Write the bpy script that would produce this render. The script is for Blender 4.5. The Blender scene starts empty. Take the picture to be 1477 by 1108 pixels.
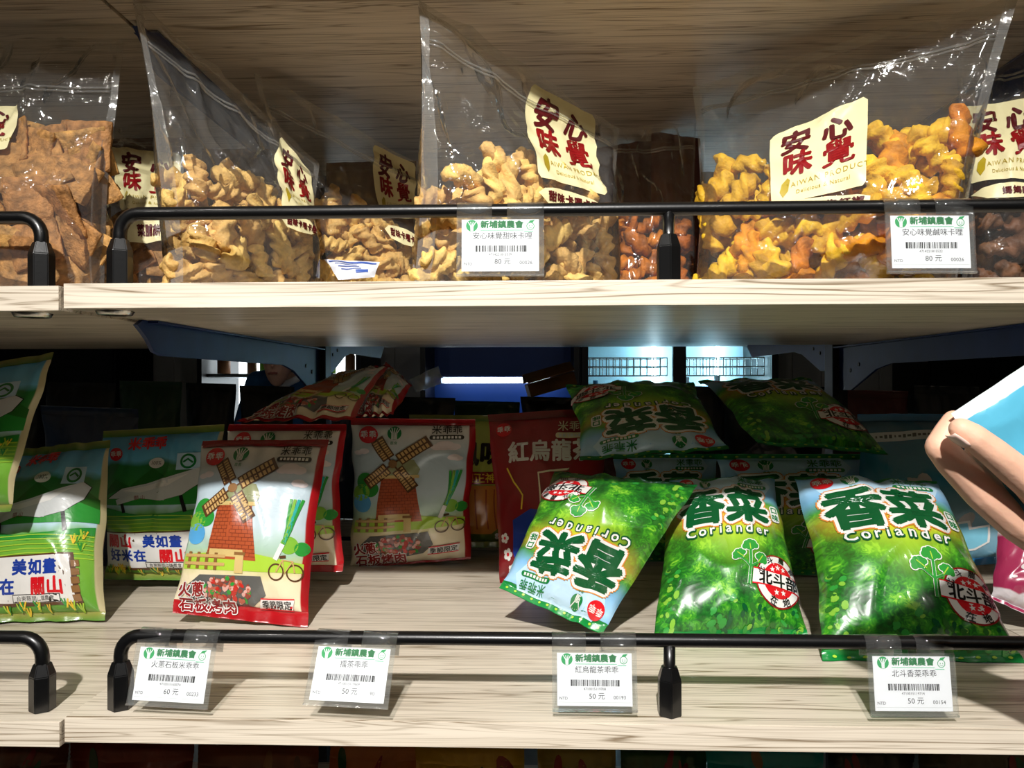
import bpy, bmesh, math, random
import numpy as np
from mathutils import Vector, Matrix, noise, geometry

# ------------------------------------------------------------------ camera, world, lights
SC = bpy.context.scene
COL = SC.collection
F, CX, CY = 1075.0, 738.5, 554.0
CAM = Vector((0, 0, 1.30))
RC = Matrix.Rotation(math.radians(1.8), 3, 'Z') @ Matrix.Rotation(math.pi/2, 3, 'X') @ Matrix.Rotation(-0.0021, 3, 'Z')
cam = bpy.data.cameras.new('camera'); cam.sensor_width = 36; cam.lens = F/1477*36; cam.clip_start = .02
cam_o = bpy.data.objects.new('camera', cam); COL.objects.link(cam_o)
cam_o.matrix_world = Matrix.Translation(CAM) @ RC.to_4x4()
SC.camera = cam_o

vs = SC.view_settings
vs.view_transform = 'Standard'; vs.look = 'None'; vs.gamma = 1; vs.use_curve_mapping = False
vs.exposure = 0.2
SC.cycles.transparent_max_bounces = 32
SC.cycles.max_bounces = 10

w = bpy.data.worlds.new('World'); SC.world = w; w.use_nodes = True
w.node_tree.nodes['Background'].inputs[0].default_value = (.95, .97, 1, 1)
w.node_tree.nodes['Background'].inputs[1].default_value = 0

def lamp(name, kind, loc, target, energy, color=(1, 1, 1), size=.1, angle=60, blend=.5, sizey=None):
    l = bpy.data.lights.new(name, kind); l.energy = energy; l.color = color
    if kind == 'SPOT':
        l.spot_size = math.radians(angle); l.spot_blend = blend; l.shadow_soft_size = size
    if kind == 'AREA':
        l.size = size
        if sizey: l.shape = 'RECTANGLE'; l.size_y = sizey
    o = bpy.data.objects.new(name, l); COL.objects.link(o); o.location = loc
    o.rotation_euler = (Vector(target)-Vector(loc)).to_track_quat('-Z', 'Y').to_euler()
    return o
# shop ceiling lamps over the customers' aisle, behind the camera, at ceiling height
lamp('main_ceiling_spot_offscreen', 'SPOT', (-.15, -1.44, 2.85), (0, .72, 1.0), 430, (1, .97, .93), .04, 41, 1.0)
for k, (x, y) in enumerate(((-1.7, -1.5), (-.8, -1.7), (.75, -1.7), (1.6, -1.5), (-1.1, -.45), (1.15, -.5))):
    lamp('ceiling_spot_%d_offscreen' % (k+1), 'SPOT', (x, y, 2.85), (x*.3, .8, 1.45), 9, (1, .95, .88), .04, 60, .7)

# ------------------------------------------------------------------ helpers
def at(px, py, Y):
    d = RC @ Vector(((px-CX)/F, -(py-CY)/F, -1))
    return CAM + d*(Y/d.y)
def atz(px, Y, z):
    a, b = at(px, 0, Y), at(px, 1000, Y)
    return at(px, 1000*(z-a.z)/(b.z-a.z), Y)
RCI = np.array(RC.transposed())
def project(P):
    q = (np.asarray(P)-np.array(CAM)) @ RCI.T
    return np.stack([CX-F*q[..., 0]/q[..., 2], CY+F*q[..., 1]/q[..., 2]], -1)

def lin(h):
    if isinstance(h, (tuple, list)): return tuple(h)
    v = [int(h[i:i+2], 16)/255 for i in (0, 2, 4)]
    return tuple((c/12.92 if c <= .04045 else ((c+.055)/1.055)**2.4) for c in v)

MATS = {}
def mat(name, col='808080', rough=.5, spec=.5, metal=0, emit=0, coat=0, vary=.06, scale=30, bump=0, bscale=60, sss=0, objvary=0, foil=False):
    if name in MATS: return MATS[name]
    m = bpy.data.materials.new(name); m.use_nodes = True; MATS[name] = m
    nt = m.node_tree; b = nt.nodes['Principled BSDF']; N = nt.nodes.new; L = nt.links.new
    c = lin(col)
    tc = N('ShaderNodeTexCoord')
    nz = N('ShaderNodeTexNoise'); nz.inputs['Scale'].default_value = scale; L(tc.outputs['Object'], nz.inputs['Vector'])
    rm = N('ShaderNodeValToRGB')
    rm.color_ramp.elements[0].position = .3; rm.color_ramp.elements[1].position = .7
    rm.color_ramp.elements[0].color = (*[x*(1-vary*1.5) for x in c], 1); rm.color_ramp.elements[1].color = (*[min(1, x*(1+vary)) for x in c], 1)
    L(nz.outputs['Fac'], rm.inputs['Fac'])
    out = rm.outputs['Color']
    if objvary:
        oi = N('ShaderNodeObjectInfo'); hs = N('ShaderNodeHueSaturation'); mr = N('ShaderNodeMapRange'); mh = N('ShaderNodeMapRange')
        mr.inputs['To Min'].default_value = 1-objvary; mr.inputs['To Max'].default_value = 1+objvary*.6
        mh.inputs['To Min'].default_value = .5-.008; mh.inputs['To Max'].default_value = .5+.01
        L(oi.outputs['Random'], mr.inputs['Value']); L(oi.outputs['Random'], mh.inputs['Value'])
        L(mr.outputs['Result'], hs.inputs['Value']); L(mh.outputs['Result'], hs.inputs['Hue']); L(out, hs.inputs['Color']); out = hs.outputs['Color']
    L(out, b.inputs['Base Color'])
    b.inputs['Roughness'].default_value = rough; b.inputs['Metallic'].default_value = metal
    b.inputs['Specular IOR Level'].default_value = spec; b.inputs['Coat Weight'].default_value = coat
    b.inputs['Coat Roughness'].default_value = .08
    if sss:
        b.inputs['Subsurface Weight'].default_value = sss; b.inputs['Subsurface Radius'].default_value = (1, .5, .25); b.inputs['Subsurface Scale'].default_value = .004
    if emit:
        L(out, b.inputs['Emission Color']); b.inputs['Emission Strength'].default_value = emit
    if foil: crinkle(nt, b)
    if bump:
        n2 = N('ShaderNodeTexNoise'); n2.inputs['Scale'].default_value = bscale; n2.inputs['Detail'].default_value = 4
        bp = N('ShaderNodeBump'); bp.inputs['Strength'].default_value = bump; bp.inputs['Distance'].default_value = .002
        L(tc.outputs['Object'], n2.inputs['Vector']); L(n2.outputs['Fac'], bp.inputs['Height']); L(bp.outputs['Normal'], b.inputs['Normal'])
    return m

def wood_mat(name, light, dark, rough=.42):
    m = bpy.data.materials.new(name); m.use_nodes = True; MATS[name] = m
    nt = m.node_tree; b = nt.nodes['Principled BSDF']; N = nt.nodes.new; L = nt.links.new
    tc = N('ShaderNodeTexCoord')
    def layer(sx, sy, det, p0, p1):
        mp = N('ShaderNodeMapping'); mp.inputs['Scale'].default_value = (sx, sy, sy)
        L(tc.outputs['Object'], mp.inputs['Vector'])
        nz = N('ShaderNodeTexNoise'); nz.inputs['Scale'].default_value = 1; nz.inputs['Detail'].default_value = det
        nz.inputs['Distortion'].default_value = .6
        L(mp.outputs['Vector'], nz.inputs['Vector'])
        r = N('ShaderNodeMapRange'); r.inputs['From Min'].default_value = p0; r.inputs['From Max'].default_value = p1
        L(nz.outputs['Fac'], r.inputs['Value']); return r.outputs['Result']
    a = layer(3.0, 95, 3, .35, .68); c = layer(7, 420, 2, .3, .7); d = layer(1.2, 22, 2, .3, .7)
    def lines(sx, sy, rep, wdt, seed):
        mp = N('ShaderNodeMapping'); mp.inputs['Scale'].default_value = (sx, sy, sy); mp.inputs['Location'].default_value = (seed, seed, seed); L(tc.outputs['Object'], mp.inputs['Vector'])
        nz_ = N('ShaderNodeTexNoise'); nz_.inputs['Scale'].default_value = 1; nz_.inputs['Detail'].default_value = 1.5; nz_.inputs['Distortion'].default_value = .3; L(mp.outputs['Vector'], nz_.inputs['Vector'])
        mu = N('ShaderNodeMath'); mu.operation = 'MULTIPLY'; mu.inputs[1].default_value = rep; L(nz_.outputs['Fac'], mu.inputs[0])
        pp = N('ShaderNodeMath'); pp.operation = 'PINGPONG'; pp.inputs[1].default_value = .5; L(mu.outputs[0], pp.inputs[0])
        r = N('ShaderNodeMapRange'); r.inputs['From Min'].default_value = 0; r.inputs['From Max'].default_value = wdt; r.inputs['To Min'].default_value = 1; r.inputs['To Max'].default_value = 0; L(pp.outputs[0], r.inputs['Value'])
        return r.outputs['Result']
    l1 = lines(1.3, 42, 13, .16, 3.7); l2 = lines(2.6, 95, 11, .18, 9.1)
    def mul(x, y):
        q = N('ShaderNodeMath'); q.operation = 'MULTIPLY'; L(x, q.inputs[0])
        if isinstance(y, float): q.inputs[1].default_value = y
        else: L(y, q.inputs[1])
        return q.outputs[0]
    def add(x, y):
        q = N('ShaderNodeMath'); q.operation = 'ADD'; L(x, q.inputs[0]); L(y, q.inputs[1]); return q.outputs[0]
    tot = add(add(mul(mul(a, c), .35), mul(d, .16)), add(mul(mul(l1, a), .95), mul(mul(l2, d), .7)))
    m2 = N('ShaderNodeMath'); m2.operation = 'MULTIPLY'; m2.inputs[1].default_value = 1.0; L(tot, m2.inputs[0])
    rm = N('ShaderNodeValToRGB'); rm.color_ramp.elements[0].position = .05; rm.color_ramp.elements[1].position = .95
    rm.color_ramp.elements[0].color = (*lin(light), 1); rm.color_ramp.elements[1].color = (*lin(dark), 1)
    L(m2.outputs[0], rm.inputs['Fac']); L(rm.outputs['Color'], b.inputs['Base Color'])
    b.inputs['Roughness'].default_value = rough; b.inputs['Specular IOR Level'].default_value = .4
    bp = N('ShaderNodeBump'); bp.inputs['Strength'].default_value = .12; bp.inputs['Distance'].default_value = .0006; bp.invert = True
    L(m2.outputs[0], bp.inputs['Height']); L(bp.outputs['Normal'], b.inputs['Normal'])
    return m

def film_mat(name, tint=(.98, .98, .97), refl=.55, base=.025, rough=.07, haze=.02, bump=.35):
    m = bpy.data.materials.new(name); m.use_nodes = True; MATS[name] = m
    nt = m.node_tree; nt.nodes.clear(); N = nt.nodes.new; L = nt.links.new
    out = N('ShaderNodeOutputMaterial'); tr = N('ShaderNodeBsdfTransparent'); tr.inputs[0].default_value = (*tint, 1)
    gl = N('ShaderNodeBsdfGlossy'); gl.inputs['Roughness'].default_value = rough
    df = N('ShaderNodeBsdfDiffuse'); df.inputs[0].default_value = (.9, .9, .88, 1)
    lw = N('ShaderNodeLayerWeight'); lw.inputs['Blend'].default_value = .25
    ma = N('ShaderNodeMath'); ma.operation = 'MULTIPLY_ADD'; ma.inputs[1].default_value = refl; ma.inputs[2].default_value = base; ma.use_clamp = True
    L(lw.outputs['Fresnel'], ma.inputs[0])
    tc = N('ShaderNodeTexCoord'); nz = N('ShaderNodeTexNoise'); nz.inputs['Scale'].default_value = 38; nz.inputs['Detail'].default_value = 3
    nz.inputs['Distortion'].default_value = 1.2
    bp = N('ShaderNodeBump'); bp.inputs['Strength'].default_value = bump; bp.inputs['Distance'].default_value = .004
    L(tc.outputs['Object'], nz.inputs['Vector']); L(nz.outputs['Fac'], bp.inputs['Height']); L(bp.outputs['Normal'], gl.inputs['Normal'])
    mh = N('ShaderNodeMixShader'); mh.inputs[0].default_value = haze; L(tr.outputs[0], mh.inputs[1]); L(df.outputs[0], mh.inputs[2])
    mx = N('ShaderNodeMixShader'); L(ma.outputs[0], mx.inputs[0]); L(mh.outputs[0], mx.inputs[1]); L(gl.outputs[0], mx.inputs[2])
    L(mx.outputs[0], out.inputs['Surface'])
    return m

def crinkle(nt, b, strength=.28):
    # soft foil creases in the coordinates of the bag
    N = nt.nodes.new; L = nt.links.new
    tc = N('ShaderNodeTexCoord'); nz_ = N('ShaderNodeTexNoise'); nz_.inputs['Scale'].default_value = 15; nz_.inputs['Detail'].default_value = 3; nz_.inputs['Distortion'].default_value = 1.4
    ab = N('ShaderNodeMath'); ab.operation = 'PINGPONG'; ab.inputs[1].default_value = .5; L(tc.outputs['Object'], nz_.inputs['Vector']); L(nz_.outputs['Fac'], ab.inputs[0])
    bp = N('ShaderNodeBump'); bp.inputs['Strength'].default_value = strength; bp.inputs['Distance'].default_value = .006
    L(ab.outputs[0], bp.inputs['Height']); L(bp.outputs['Normal'], b.inputs['Normal']); L(bp.outputs['Normal'], b.inputs['Coat Normal'])

def ramp_bag(name, stops, edge=None, leaf=None, rough=.28, coat=.5, leafmax=1.0):
    """bag print: colour stops up the bag (UV v), an optional edge colour and an optional leaf mottling"""
    m = bpy.data.materials.new(name); m.use_nodes = True; MATS[name] = m
    nt = m.node_tree; b = nt.nodes['Principled BSDF']; N = nt.nodes.new; L = nt.links.new
    uv = N('ShaderNodeUVMap'); sep = N('ShaderNodeSeparateXYZ'); L(uv.outputs[0], sep.inputs[0])
    nz0 = N('ShaderNodeTexNoise'); nz0.inputs['Scale'].default_value = 5; L(uv.outputs[0], nz0.inputs['Vector'])
    ad = N('ShaderNodeMath'); ad.operation = 'MULTIPLY_ADD'; ad.inputs[1].default_value = .10; L(nz0.outputs['Fac'], ad.inputs[0]); L(sep.outputs['Y'], ad.inputs[2])
    sb = N('ShaderNodeMath'); sb.operation = 'SUBTRACT'; sb.inputs[1].default_value = .05; L(ad.outputs[0], sb.inputs[0])
    rm = N('ShaderNodeValToRGB'); cr = rm.color_ramp
    while len(cr.elements) < len(stops): cr.elements.new(.5)
    for e, (p, c) in zip(cr.elements, stops): e.position = p; e.color = (*lin(c), 1)
    L(sb.outputs[0], rm.inputs['Fac']); col = rm.outputs['Color']
    if leaf:
        mp = N('ShaderNodeMapping'); mp.inputs['Scale'].default_value = (1, 1.35, 1); L(uv.outputs[0], mp.inputs['Vector'])
        n1 = N('ShaderNodeTexNoise'); n1.inputs['Scale'].default_value = 26; n1.inputs['Detail'].default_value = 4; n1.inputs['Distortion'].default_value = 1.6
        n2 = N('ShaderNodeTexNoise'); n2.inputs['Scale'].default_value = 5; n2.inputs['Detail'].default_value = 2
        L(mp.outputs[0], n1.inputs['Vector']); L(mp.outputs[0], n2.inputs['Vector'])
        mm = N('ShaderNodeMath'); mm.operation = 'MULTIPLY_ADD'; mm.inputs[1].default_value = .6
        L(n1.outputs['Fac'], mm.inputs[0]); L(n2.outputs['Fac'], mm.inputs[2])
        r2 = N('ShaderNodeValToRGB'); c2 = r2.color_ramp
        while len(c2.elements) < len(leaf): c2.elements.new(.5)
        for e, (p, c) in zip(c2.elements, leaf): e.position = p; e.color = (*lin(c), 1)
        L(mm.outputs[0], r2.inputs['Fac'])
        fm = N('ShaderNodeMapRange'); fm.inputs['From Min'].default_value = .50; fm.inputs['From Max'].default_value = .22
        fm.inputs['To Max'].default_value = leafmax
        # leaves also climb the side margins of the print
        ab = N('ShaderNodeMath'); ab.operation = 'SUBTRACT'; ab.inputs[1].default_value = .5; L(sep.outputs['X'], ab.inputs[0])
        aa = N('ShaderNodeMath'); aa.operation = 'ABSOLUTE'; L(ab.outputs[0], aa.inputs[0])
        sm = N('ShaderNodeMath'); sm.operation = 'MULTIPLY_ADD'; sm.inputs[1].default_value = -.75; L(aa.outputs[0], sm.inputs[0]); L(sb.outputs[0], sm.inputs[2])
        L(sm.outputs[0], fm.inputs['Value'])
        mx = N('ShaderNodeMix'); mx.data_type = 'RGBA'; L(fm.outputs['Result'], mx.inputs['Factor']); L(col, mx.inputs['A']); L(r2.outputs['Color'], mx.inputs['B'])
        col = mx.outputs['Result']
    if edge:
        ab = N('ShaderNodeMath'); ab.operation = 'SUBTRACT'; ab.inputs[1].default_value = .5; L(sep.outputs['X'], ab.inputs[0])
        aa = N('ShaderNodeMath'); aa.operation = 'ABSOLUTE'; L(ab.outputs[0], aa.inputs[0])
        gt = N('ShaderNodeMapRange'); gt.inputs['From Min'].default_value = edge[1]-.004; gt.inputs['From Max'].default_value = edge[1]+.004; L(ab.outputs[0], gt.inputs['Value'])
        mx = N('ShaderNodeMix'); mx.data_type = 'RGBA'; L(gt.outputs['Result'], mx.inputs['Factor']); L(col, mx.inputs['A']); mx.inputs['B'].default_value = (*lin(edge[0]), 1)
        col = mx.outputs['Result']
    L(col, b.inputs['Base Color'])
    b.inputs['Roughness'].default_value = rough; b.inputs['Coat Weight'].default_value = coat; b.inputs['Coat Roughness'].default_value = .1
    crinkle(nt, b)
    return m

def link(o, parent=None, m=None):
    COL.objects.link(o)
    if parent is not None: o.parent = parent
    if m is not None: o.data.materials.append(m)
    return o
def tag(o, label, cat, group=None, kind=None):
    if label: o['label'] = label
    if cat: o['category'] = cat
    if group: o['group'] = group
    if kind: o['kind'] = kind
    return o
def thing(name, loc, label, cat, group=None, rz=0):
    o = bpy.data.objects.new(name, None); COL.objects.link(o); o.location = loc; o.empty_display_size = .02
    o.rotation_euler = (0, 0, rz)
    return tag(o, label, cat, group)
def struct(o): o['kind'] = 'structure'; return o

def obj_bm(name, bm, m, parent=None, smooth=False):
    me = bpy.data.meshes.new(name); bm.normal_update(); bm.to_mesh(me); bm.free()
    if smooth:
        me.polygons.foreach_set('use_smooth', [True]*len(me.polygons))
    return link(bpy.data.objects.new(name, me), parent, m)
def obj_py(name, V, Fc, m, parent=None, smooth=True, uv=None, mi=None):
    me = bpy.data.meshes.new(name); me.from_pydata([tuple(v) for v in V], [], [tuple(f) for f in Fc])
    for x in (m if isinstance(m, list) else [m]): me.materials.append(x)
    if mi is not None: me.polygons.foreach_set('material_index', mi)
    if smooth: me.polygons.foreach_set('use_smooth', [True]*len(me.polygons))
    if uv is not None:
        l = me.uv_layers.new(name='UVMap'); idx = np.empty(len(me.loops), dtype=np.int32); me.loops.foreach_get('vertex_index', idx)
        l.data.foreach_set('uv', np.asarray(uv, dtype=np.float32)[idx].ravel())
    me.update()
    return link(bpy.data.objects.new(name, me), parent)
def box_bm(bm, x0, x1, y0, y1, z0, z1, bev=0):
    r = bmesh.ops.create_cube(bm, size=1)
    for v in r['verts']: v.co = Vector(((x0+x1)/2+v.co.x*(x1-x0), (y0+y1)/2+v.co.y*(y1-y0), (z0+z1)/2+v.co.z*(z1-z0)))
    if bev:
        es = list({e for v in r['verts'] for e in v.link_edges})
        bmesh.ops.bevel(bm, geom=es, offset=bev, segments=2, affect='EDGES', profile=.6)
    return bm
def box(name, x0, x1, y0, y1, z0, z1, m, parent=None, bev=0):
    return obj_bm(name, box_bm(bmesh.new(), x0, x1, y0, y1, z0, z1, bev), m, parent)
def tube_bm(bm, pts, r, seg=14, cap=True):
    pts = [Vector(p) for p in pts]; rings = []
    up = None
    for i, p in enumerate(pts):
        t = (pts[min(i+1, len(pts)-1)]-pts[max(i-1, 0)]).normalized()
        if up is None: up = t.orthogonal().normalized()
        up = (up-t*up.dot(t)).normalized(); s = t.cross(up)
        rr = r[i] if isinstance(r, (list, tuple)) else r
        rings.append([bm.verts.new(p+(up*math.cos(a)+s*math.sin(a))*rr) for a in [k*2*math.pi/seg for k in range(seg)]])
    for a, b in zip(rings, rings[1:]):
        for k in range(seg): bm.faces.new((a[k], a[(k+1) % seg], b[(k+1) % seg], b[k]))
    if cap: bm.faces.new(rings[0][::-1]); bm.faces.new(rings[-1])
    return bm
def tube(name, pts, r, m, parent=None, seg=14):
    return obj_bm(name, tube_bm(bmesh.new(), pts, r, seg), m, parent, True)

# ------------------------------------------------------------------ flat artwork, later laid on curved sheets
def refine(V, T, L):
    V = [tuple(v) for v in V]; T = [tuple(t) for t in T]; L2 = L*L
    for _ in range(9):
        mid = {}; NT = []
        def m_(a, b):
            k = (a, b) if a < b else (b, a)
            if k in mid: return mid[k]
            p, q = V[a], V[b]
            if (p[0]-q[0])**2+(p[1]-q[1])**2 <= L2: mid[k] = None; return None
            V.append(((p[0]+q[0])/2, (p[1]+q[1])/2)); mid[k] = len(V)-1; return mid[k]
        any_ = False
        for a, b, c in T:
            x, y, z = m_(a, b), m_(b, c), m_(c, a)
            n = (x is not None)+(y is not None)+(z is not None)
            if n == 0: NT.append((a, b, c)); continue
            any_ = True
            if n == 3: NT += [(a, x, z), (x, b, y), (z, y, c), (x, y, z)]
            elif n == 1:
                if x is not None: NT += [(a, x, c), (x, b, c)]
                elif y is not None: NT += [(a, b, y), (a, y, c)]
                else: NT += [(a, b, z), (z, b, c)]
            else:
                if x is None: NT += [(a, b, y), (a, y, z), (z, y, c)]
                elif y is None: NT += [(a, x, z), (x, b, c), (x, c, z)]
                else: NT += [(x, b, y), (a, x, y), (a, y, c)]
        T = NT
        if not any_: break
    return V, T

_tc = {}
def text_tris(s, off, lsp=1.0):
    k = (s, off, lsp)
    if k in _tc: return _tc[k]
    c = bpy.data.curves.new('t', 'FONT'); c.body = s; c.offset = off; c.resolution_u = 2; c.space_character = lsp
    o = bpy.data.objects.new('t', c); COL.objects.link(o)
    dg = bpy.context.evaluated_depsgraph_get(); dg.update()
    m = o.evaluated_get(dg).to_mesh(); m.calc_loop_triangles()
    V = np.array([v.co[:2] for v in m.vertices]).reshape(-1, 2); T = [tuple(t.vertices) for t in m.loop_triangles]
    bpy.data.objects.remove(o); bpy.data.curves.remove(c)
    if len(V):
        # cap height box: centre on the ideographic square
        V = V-np.array([(V[:, 0].min()+V[:, 0].max())/2, .38 if ord(s[0]) > 0x2000 else .34])
    _tc[k] = (V, T); return _tc[k]

class Art:
    def __init__(s, W=16., H=21., L=.7): s.W, s.H, s.L, s.it, s.part = W, H, L, [], None
    def on(s, part): s.part = part; return s
    def add(s, V, T, m, layer, kind='art', L=None):
        V, T = refine(V, T, L or s.L); s.it.append((np.array(V), T, m, layer, s.part or {'art': 'artwork', 'text': 'lettering'}[kind])); return s
    def poly(s, pts, m, layer=1, kind='art'):
        T = geometry.tessellate_polygon([[Vector((p[0], p[1], 0)) for p in pts]])
        return s.add(pts, T, m, layer, kind)
    def ell(s, cx, cy, rx, ry, m, layer=1, rot=0, n=26, kind='art'):
        c, d = math.cos(rot), math.sin(rot)
        return s.poly([(cx+rx*math.cos(a)*c-ry*math.sin(a)*d, cy+rx*math.cos(a)*d+ry*math.sin(a)*c) for a in [k*2*math.pi/n for k in range(n)]], m, layer, kind)
    def rect(s, cx, cy, w, h, m, layer=1, rot=0, r=0, kind='art'):
        c, d = math.cos(rot), math.sin(rot); P = []
        if r == 0: P = [(-w/2, -h/2), (w/2, -h/2), (w/2, h/2), (-w/2, h/2)]
        else:
            for q, (sx, sy) in enumerate(((1, -1), (1, 1), (-1, 1), (-1, -1))):
                for k in range(5):
                    a = -math.pi/2+q*math.pi/2+k*math.pi/8
                    P.append((sx*(w/2-r)+r*math.cos(a), sy*(h/2-r)+r*math.sin(a)))
        return s.poly([(cx+x*c-y*d, cy+x*d+y*c) for x, y in P], m, layer, kind)
    def stroke(s, pts, wd, m, layer=2, close=False):
        if close: pts = list(pts)+[pts[0]]
        V, T = [], []
        for i, p in enumerate(pts):
            a = pts[max(i-1, 0)]; b = pts[min(i+1, len(pts)-1)]
            if close and i in (0, len(pts)-1): a, b = pts[-2], pts[1]
            dx, dy = b[0]-a[0], b[1]-a[1]; n = math.hypot(dx, dy) or 1
            V += [(p[0]-dy/n*wd/2, p[1]+dx/n*wd/2), (p[0]+dy/n*wd/2, p[1]-dx/n*wd/2)]
            if i: k = 2*i; T += [(k-2, k-1, k), (k-1, k+1, k)]
        return s.add(V, T, m, layer)
    def ring(s, cx, cy, r, wd, m, layer=2, ry=None, n=30):
        return s.stroke([(cx+r*math.cos(a), cy+(ry or r)*math.sin(a)) for a in [k*2*math.pi/n for k in range(n)]], wd, m, layer, True)
    def text(s, t, cx, cy, size, m, layer=5, rot=0, off=0, sx=1, skew=0, lsp=1.0):
        V, T = text_tris(t, 0, lsp)
        if not len(V): return s
        if off > .008:   # heavier strokes: the glyph repeated around itself
            k = 14 if off > .08 else 8 if off >= .05 else (6 if off >= .028 else 4)
            sh = [(0, 0)]+[(off*math.cos(q*2*math.pi/k), off*math.sin(q*2*math.pi/k)) for q in range(k)]
            if off > .08: sh += [(off*.55*math.cos(q*2*math.pi/5), off*.55*math.sin(q*2*math.pi/5)) for q in range(5)]
            n = len(V); T = [tuple(i+n*q for i in tr) for q in range(len(sh)) for tr in T]
            V = np.concatenate([V+np.array(x) for x in sh])
        c, d = math.cos(rot), math.sin(rot); X = V[:, 0]*size*sx+V[:, 1]*size*skew; Y = V[:, 1]*size
        return s.add(np.stack([cx+X*c-Y*d, cy+X*d+Y*c], 1).tolist(), T, m, layer, 'text', L=max(s.L, .25))
    def arc_text(s, t, cx, cy, r, size, m, layer, a0, a1, off=0, flip=False):
        n = len(t)
        for i, ch in enumerate(t):
            a = a0+(a1-a0)*(i/(n-1) if n > 1 else .5)
            s.text(ch, cx+r*math.cos(a), cy+r*math.sin(a), size, m, layer, (a+math.pi/2) if flip else (a-math.pi/2), off)
        return s

class Sheet:
    """a grid of points P[j, i] (v rows, u columns) that artwork can be laid on"""
    def __init__(s, P):
        s.P = P; du = np.gradient(P, axis=1); dv = np.gradient(P, axis=0)
        n = np.cross(du, dv); s.N = n/np.maximum(np.linalg.norm(n, axis=-1, keepdims=True), 1e-12)
    def map(s, uv, off=0):
        uv = np.asarray(uv, float); h, w = s.P.shape[:2]
        x = np.clip(uv[:, 0], 0, 1)*(w-1); y = np.clip(uv[:, 1], 0, 1)*(h-1)
        i = np.minimum(x.astype(int), w-2); j = np.minimum(y.astype(int), h-2); a = (x-i)[:, None]; b = (y-j)[:, None]
        def bl(G): return G[j, i]*(1-a)*(1-b)+G[j, i+1]*a*(1-b)+G[j+1, i]*(1-a)*b+G[j+1, i+1]*a*b
        return bl(s.P)+bl(s.N)*off
    def find(s, px, py):
        q = project(s.P); h, w = s.P.shape[:2]
        k = np.argmin(((q-np.array([px, py]))**2).sum(-1)); j, i = divmod(int(k), w); uv = np.array([i/(w-1), j/(h-1)])
        for _ in range(4):
            e = 1e-3; p0 = project(s.map([uv]))[0]; pu = project(s.map([uv+[e, 0]]))[0]; pv = project(s.map([uv+[0, e]]))[0]
            J = np.stack([(pu-p0)/e, (pv-p0)/e], 1)
            try: d = np.linalg.solve(J, np.array([px, py])-p0)
            except Exception: break
            uv = np.clip(uv+np.clip(d, -.1, .1), 0, 1)
        return uv

def lay(art, sheet, root, base=.0004, step=.00016, uvq=None, nest=False, loc=None):
    """lay an Art on a sheet; each named piece of the print is a part (or, nested, a sub-part of the first)"""
    if loc is None: loc = np.array(root.location)
    first = None
    for nm in dict.fromkeys(x[4] for x in art.it):
        V, T, MI, ms = [], [], [], []
        for v, t, m, layer, k in art.it:
            if k != nm: continue
            uv = np.stack([v[:, 0]/art.W, v[:, 1]/art.H], 1)
            if uvq is not None:
                a, b = uv[:, :1], uv[:, 1:]
                uv = (1-b)*((1-a)*uvq[3]+a*uvq[2])+b*((1-a)*uvq[0]+a*uvq[1])
            P = sheet.map(uv, base+step*layer)-loc
            o = len(V); V += P.tolist(); T += [(a+o, b+o, c+o) for a, b, c in t]
            if MATS[m] not in ms: ms.append(MATS[m])
            MI += [ms.index(MATS[m])]*len(t)
        ob = obj_py(nm.split('#')[0], V, T, ms, first if (nest and first) else root, True, None, MI)
        first = first or ob

SHELF_LO, SHELF_UP = 1.005, 1.390
def pt(c, z):
    """(px,py,Y) a point on the line of sight at depth Y; (px,None,Y) the same standing on the shelf"""
    if c[1] is None: return atz(c[0], c[2], z)
    return at(*c)

def nz(x, y, s): return noise.noise(Vector((x, y, s)))
def ridge(x, y, s): return 1-2*abs(noise.noise(Vector((x, y, s))))

def pillow(cs, T, seed, s0=.05, s1=.05, nu=52, nv=66, pull=.05, wr=1.7, warp=None, zmin=None, low=.9, tb=.8, fold=.006):
    TL, TR, BR, BL = [np.array(c) for c in cs]
    right = TR+BR-TL-BL; up = TL+TR-BL-BR; n = np.cross(right, up); n /= np.linalg.norm(n)
    P = {1: np.zeros((nv+1, nu+1, 3)), -1: np.zeros((nv+1, nu+1, 3))}
    for j in range(nv+1):
        v = j/nv; vv = min(max((v-s0)/(1-s0-s1), 0), 1)
        f = math.sin(math.pi*vv**low)**.5 if 0 < vv < 1 else 0
        for i in range(nu+1):
            u = i/nu; uu = .5+(u-.5)*(1-pull*math.sin(math.pi*vv)**.8+.03*wr*nz(3.3*(u > .5), v*5.5, seed+2))
            g = max(0, 1-abs(2*u-1)**2.4)**.55
            B = (1-v)*((1-uu)*BL+uu*BR)+v*((1-uu)*TL+uu*TR)
            fall = math.exp(-vv/.10)+math.exp(-(1-vv)/.10)
            wv = .006*wr*nz(u*9, v*1.6, seed)*fall+.0028*wr*(max(0, ridge(u*2.2+v*1.3, v*2.6-u, seed+7)-.72)*2.2)*min(1, f*1.5)+.0016*wr*nz(u*5, v*6, seed+3)
            t = T/2*f*g
            for sd in (1, -1):
                p = B+n*(sd*t*(1 if sd > 0 else tb)+wv*(g if (0 < vv < 1) else .5))
                if fold: p = p+n*fold*nz(u*3, v*2.4, seed+20)*min(1, f*2)
                if warp is not None: p = p+np.array(warp(u, v))
                if zmin is not None and p[2] < zmin+.0004: p[2] = zmin+.0004+(.0003 if sd > 0 else 0)
                P[sd][j, i] = p
    return P[1], P[-1], n

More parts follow.
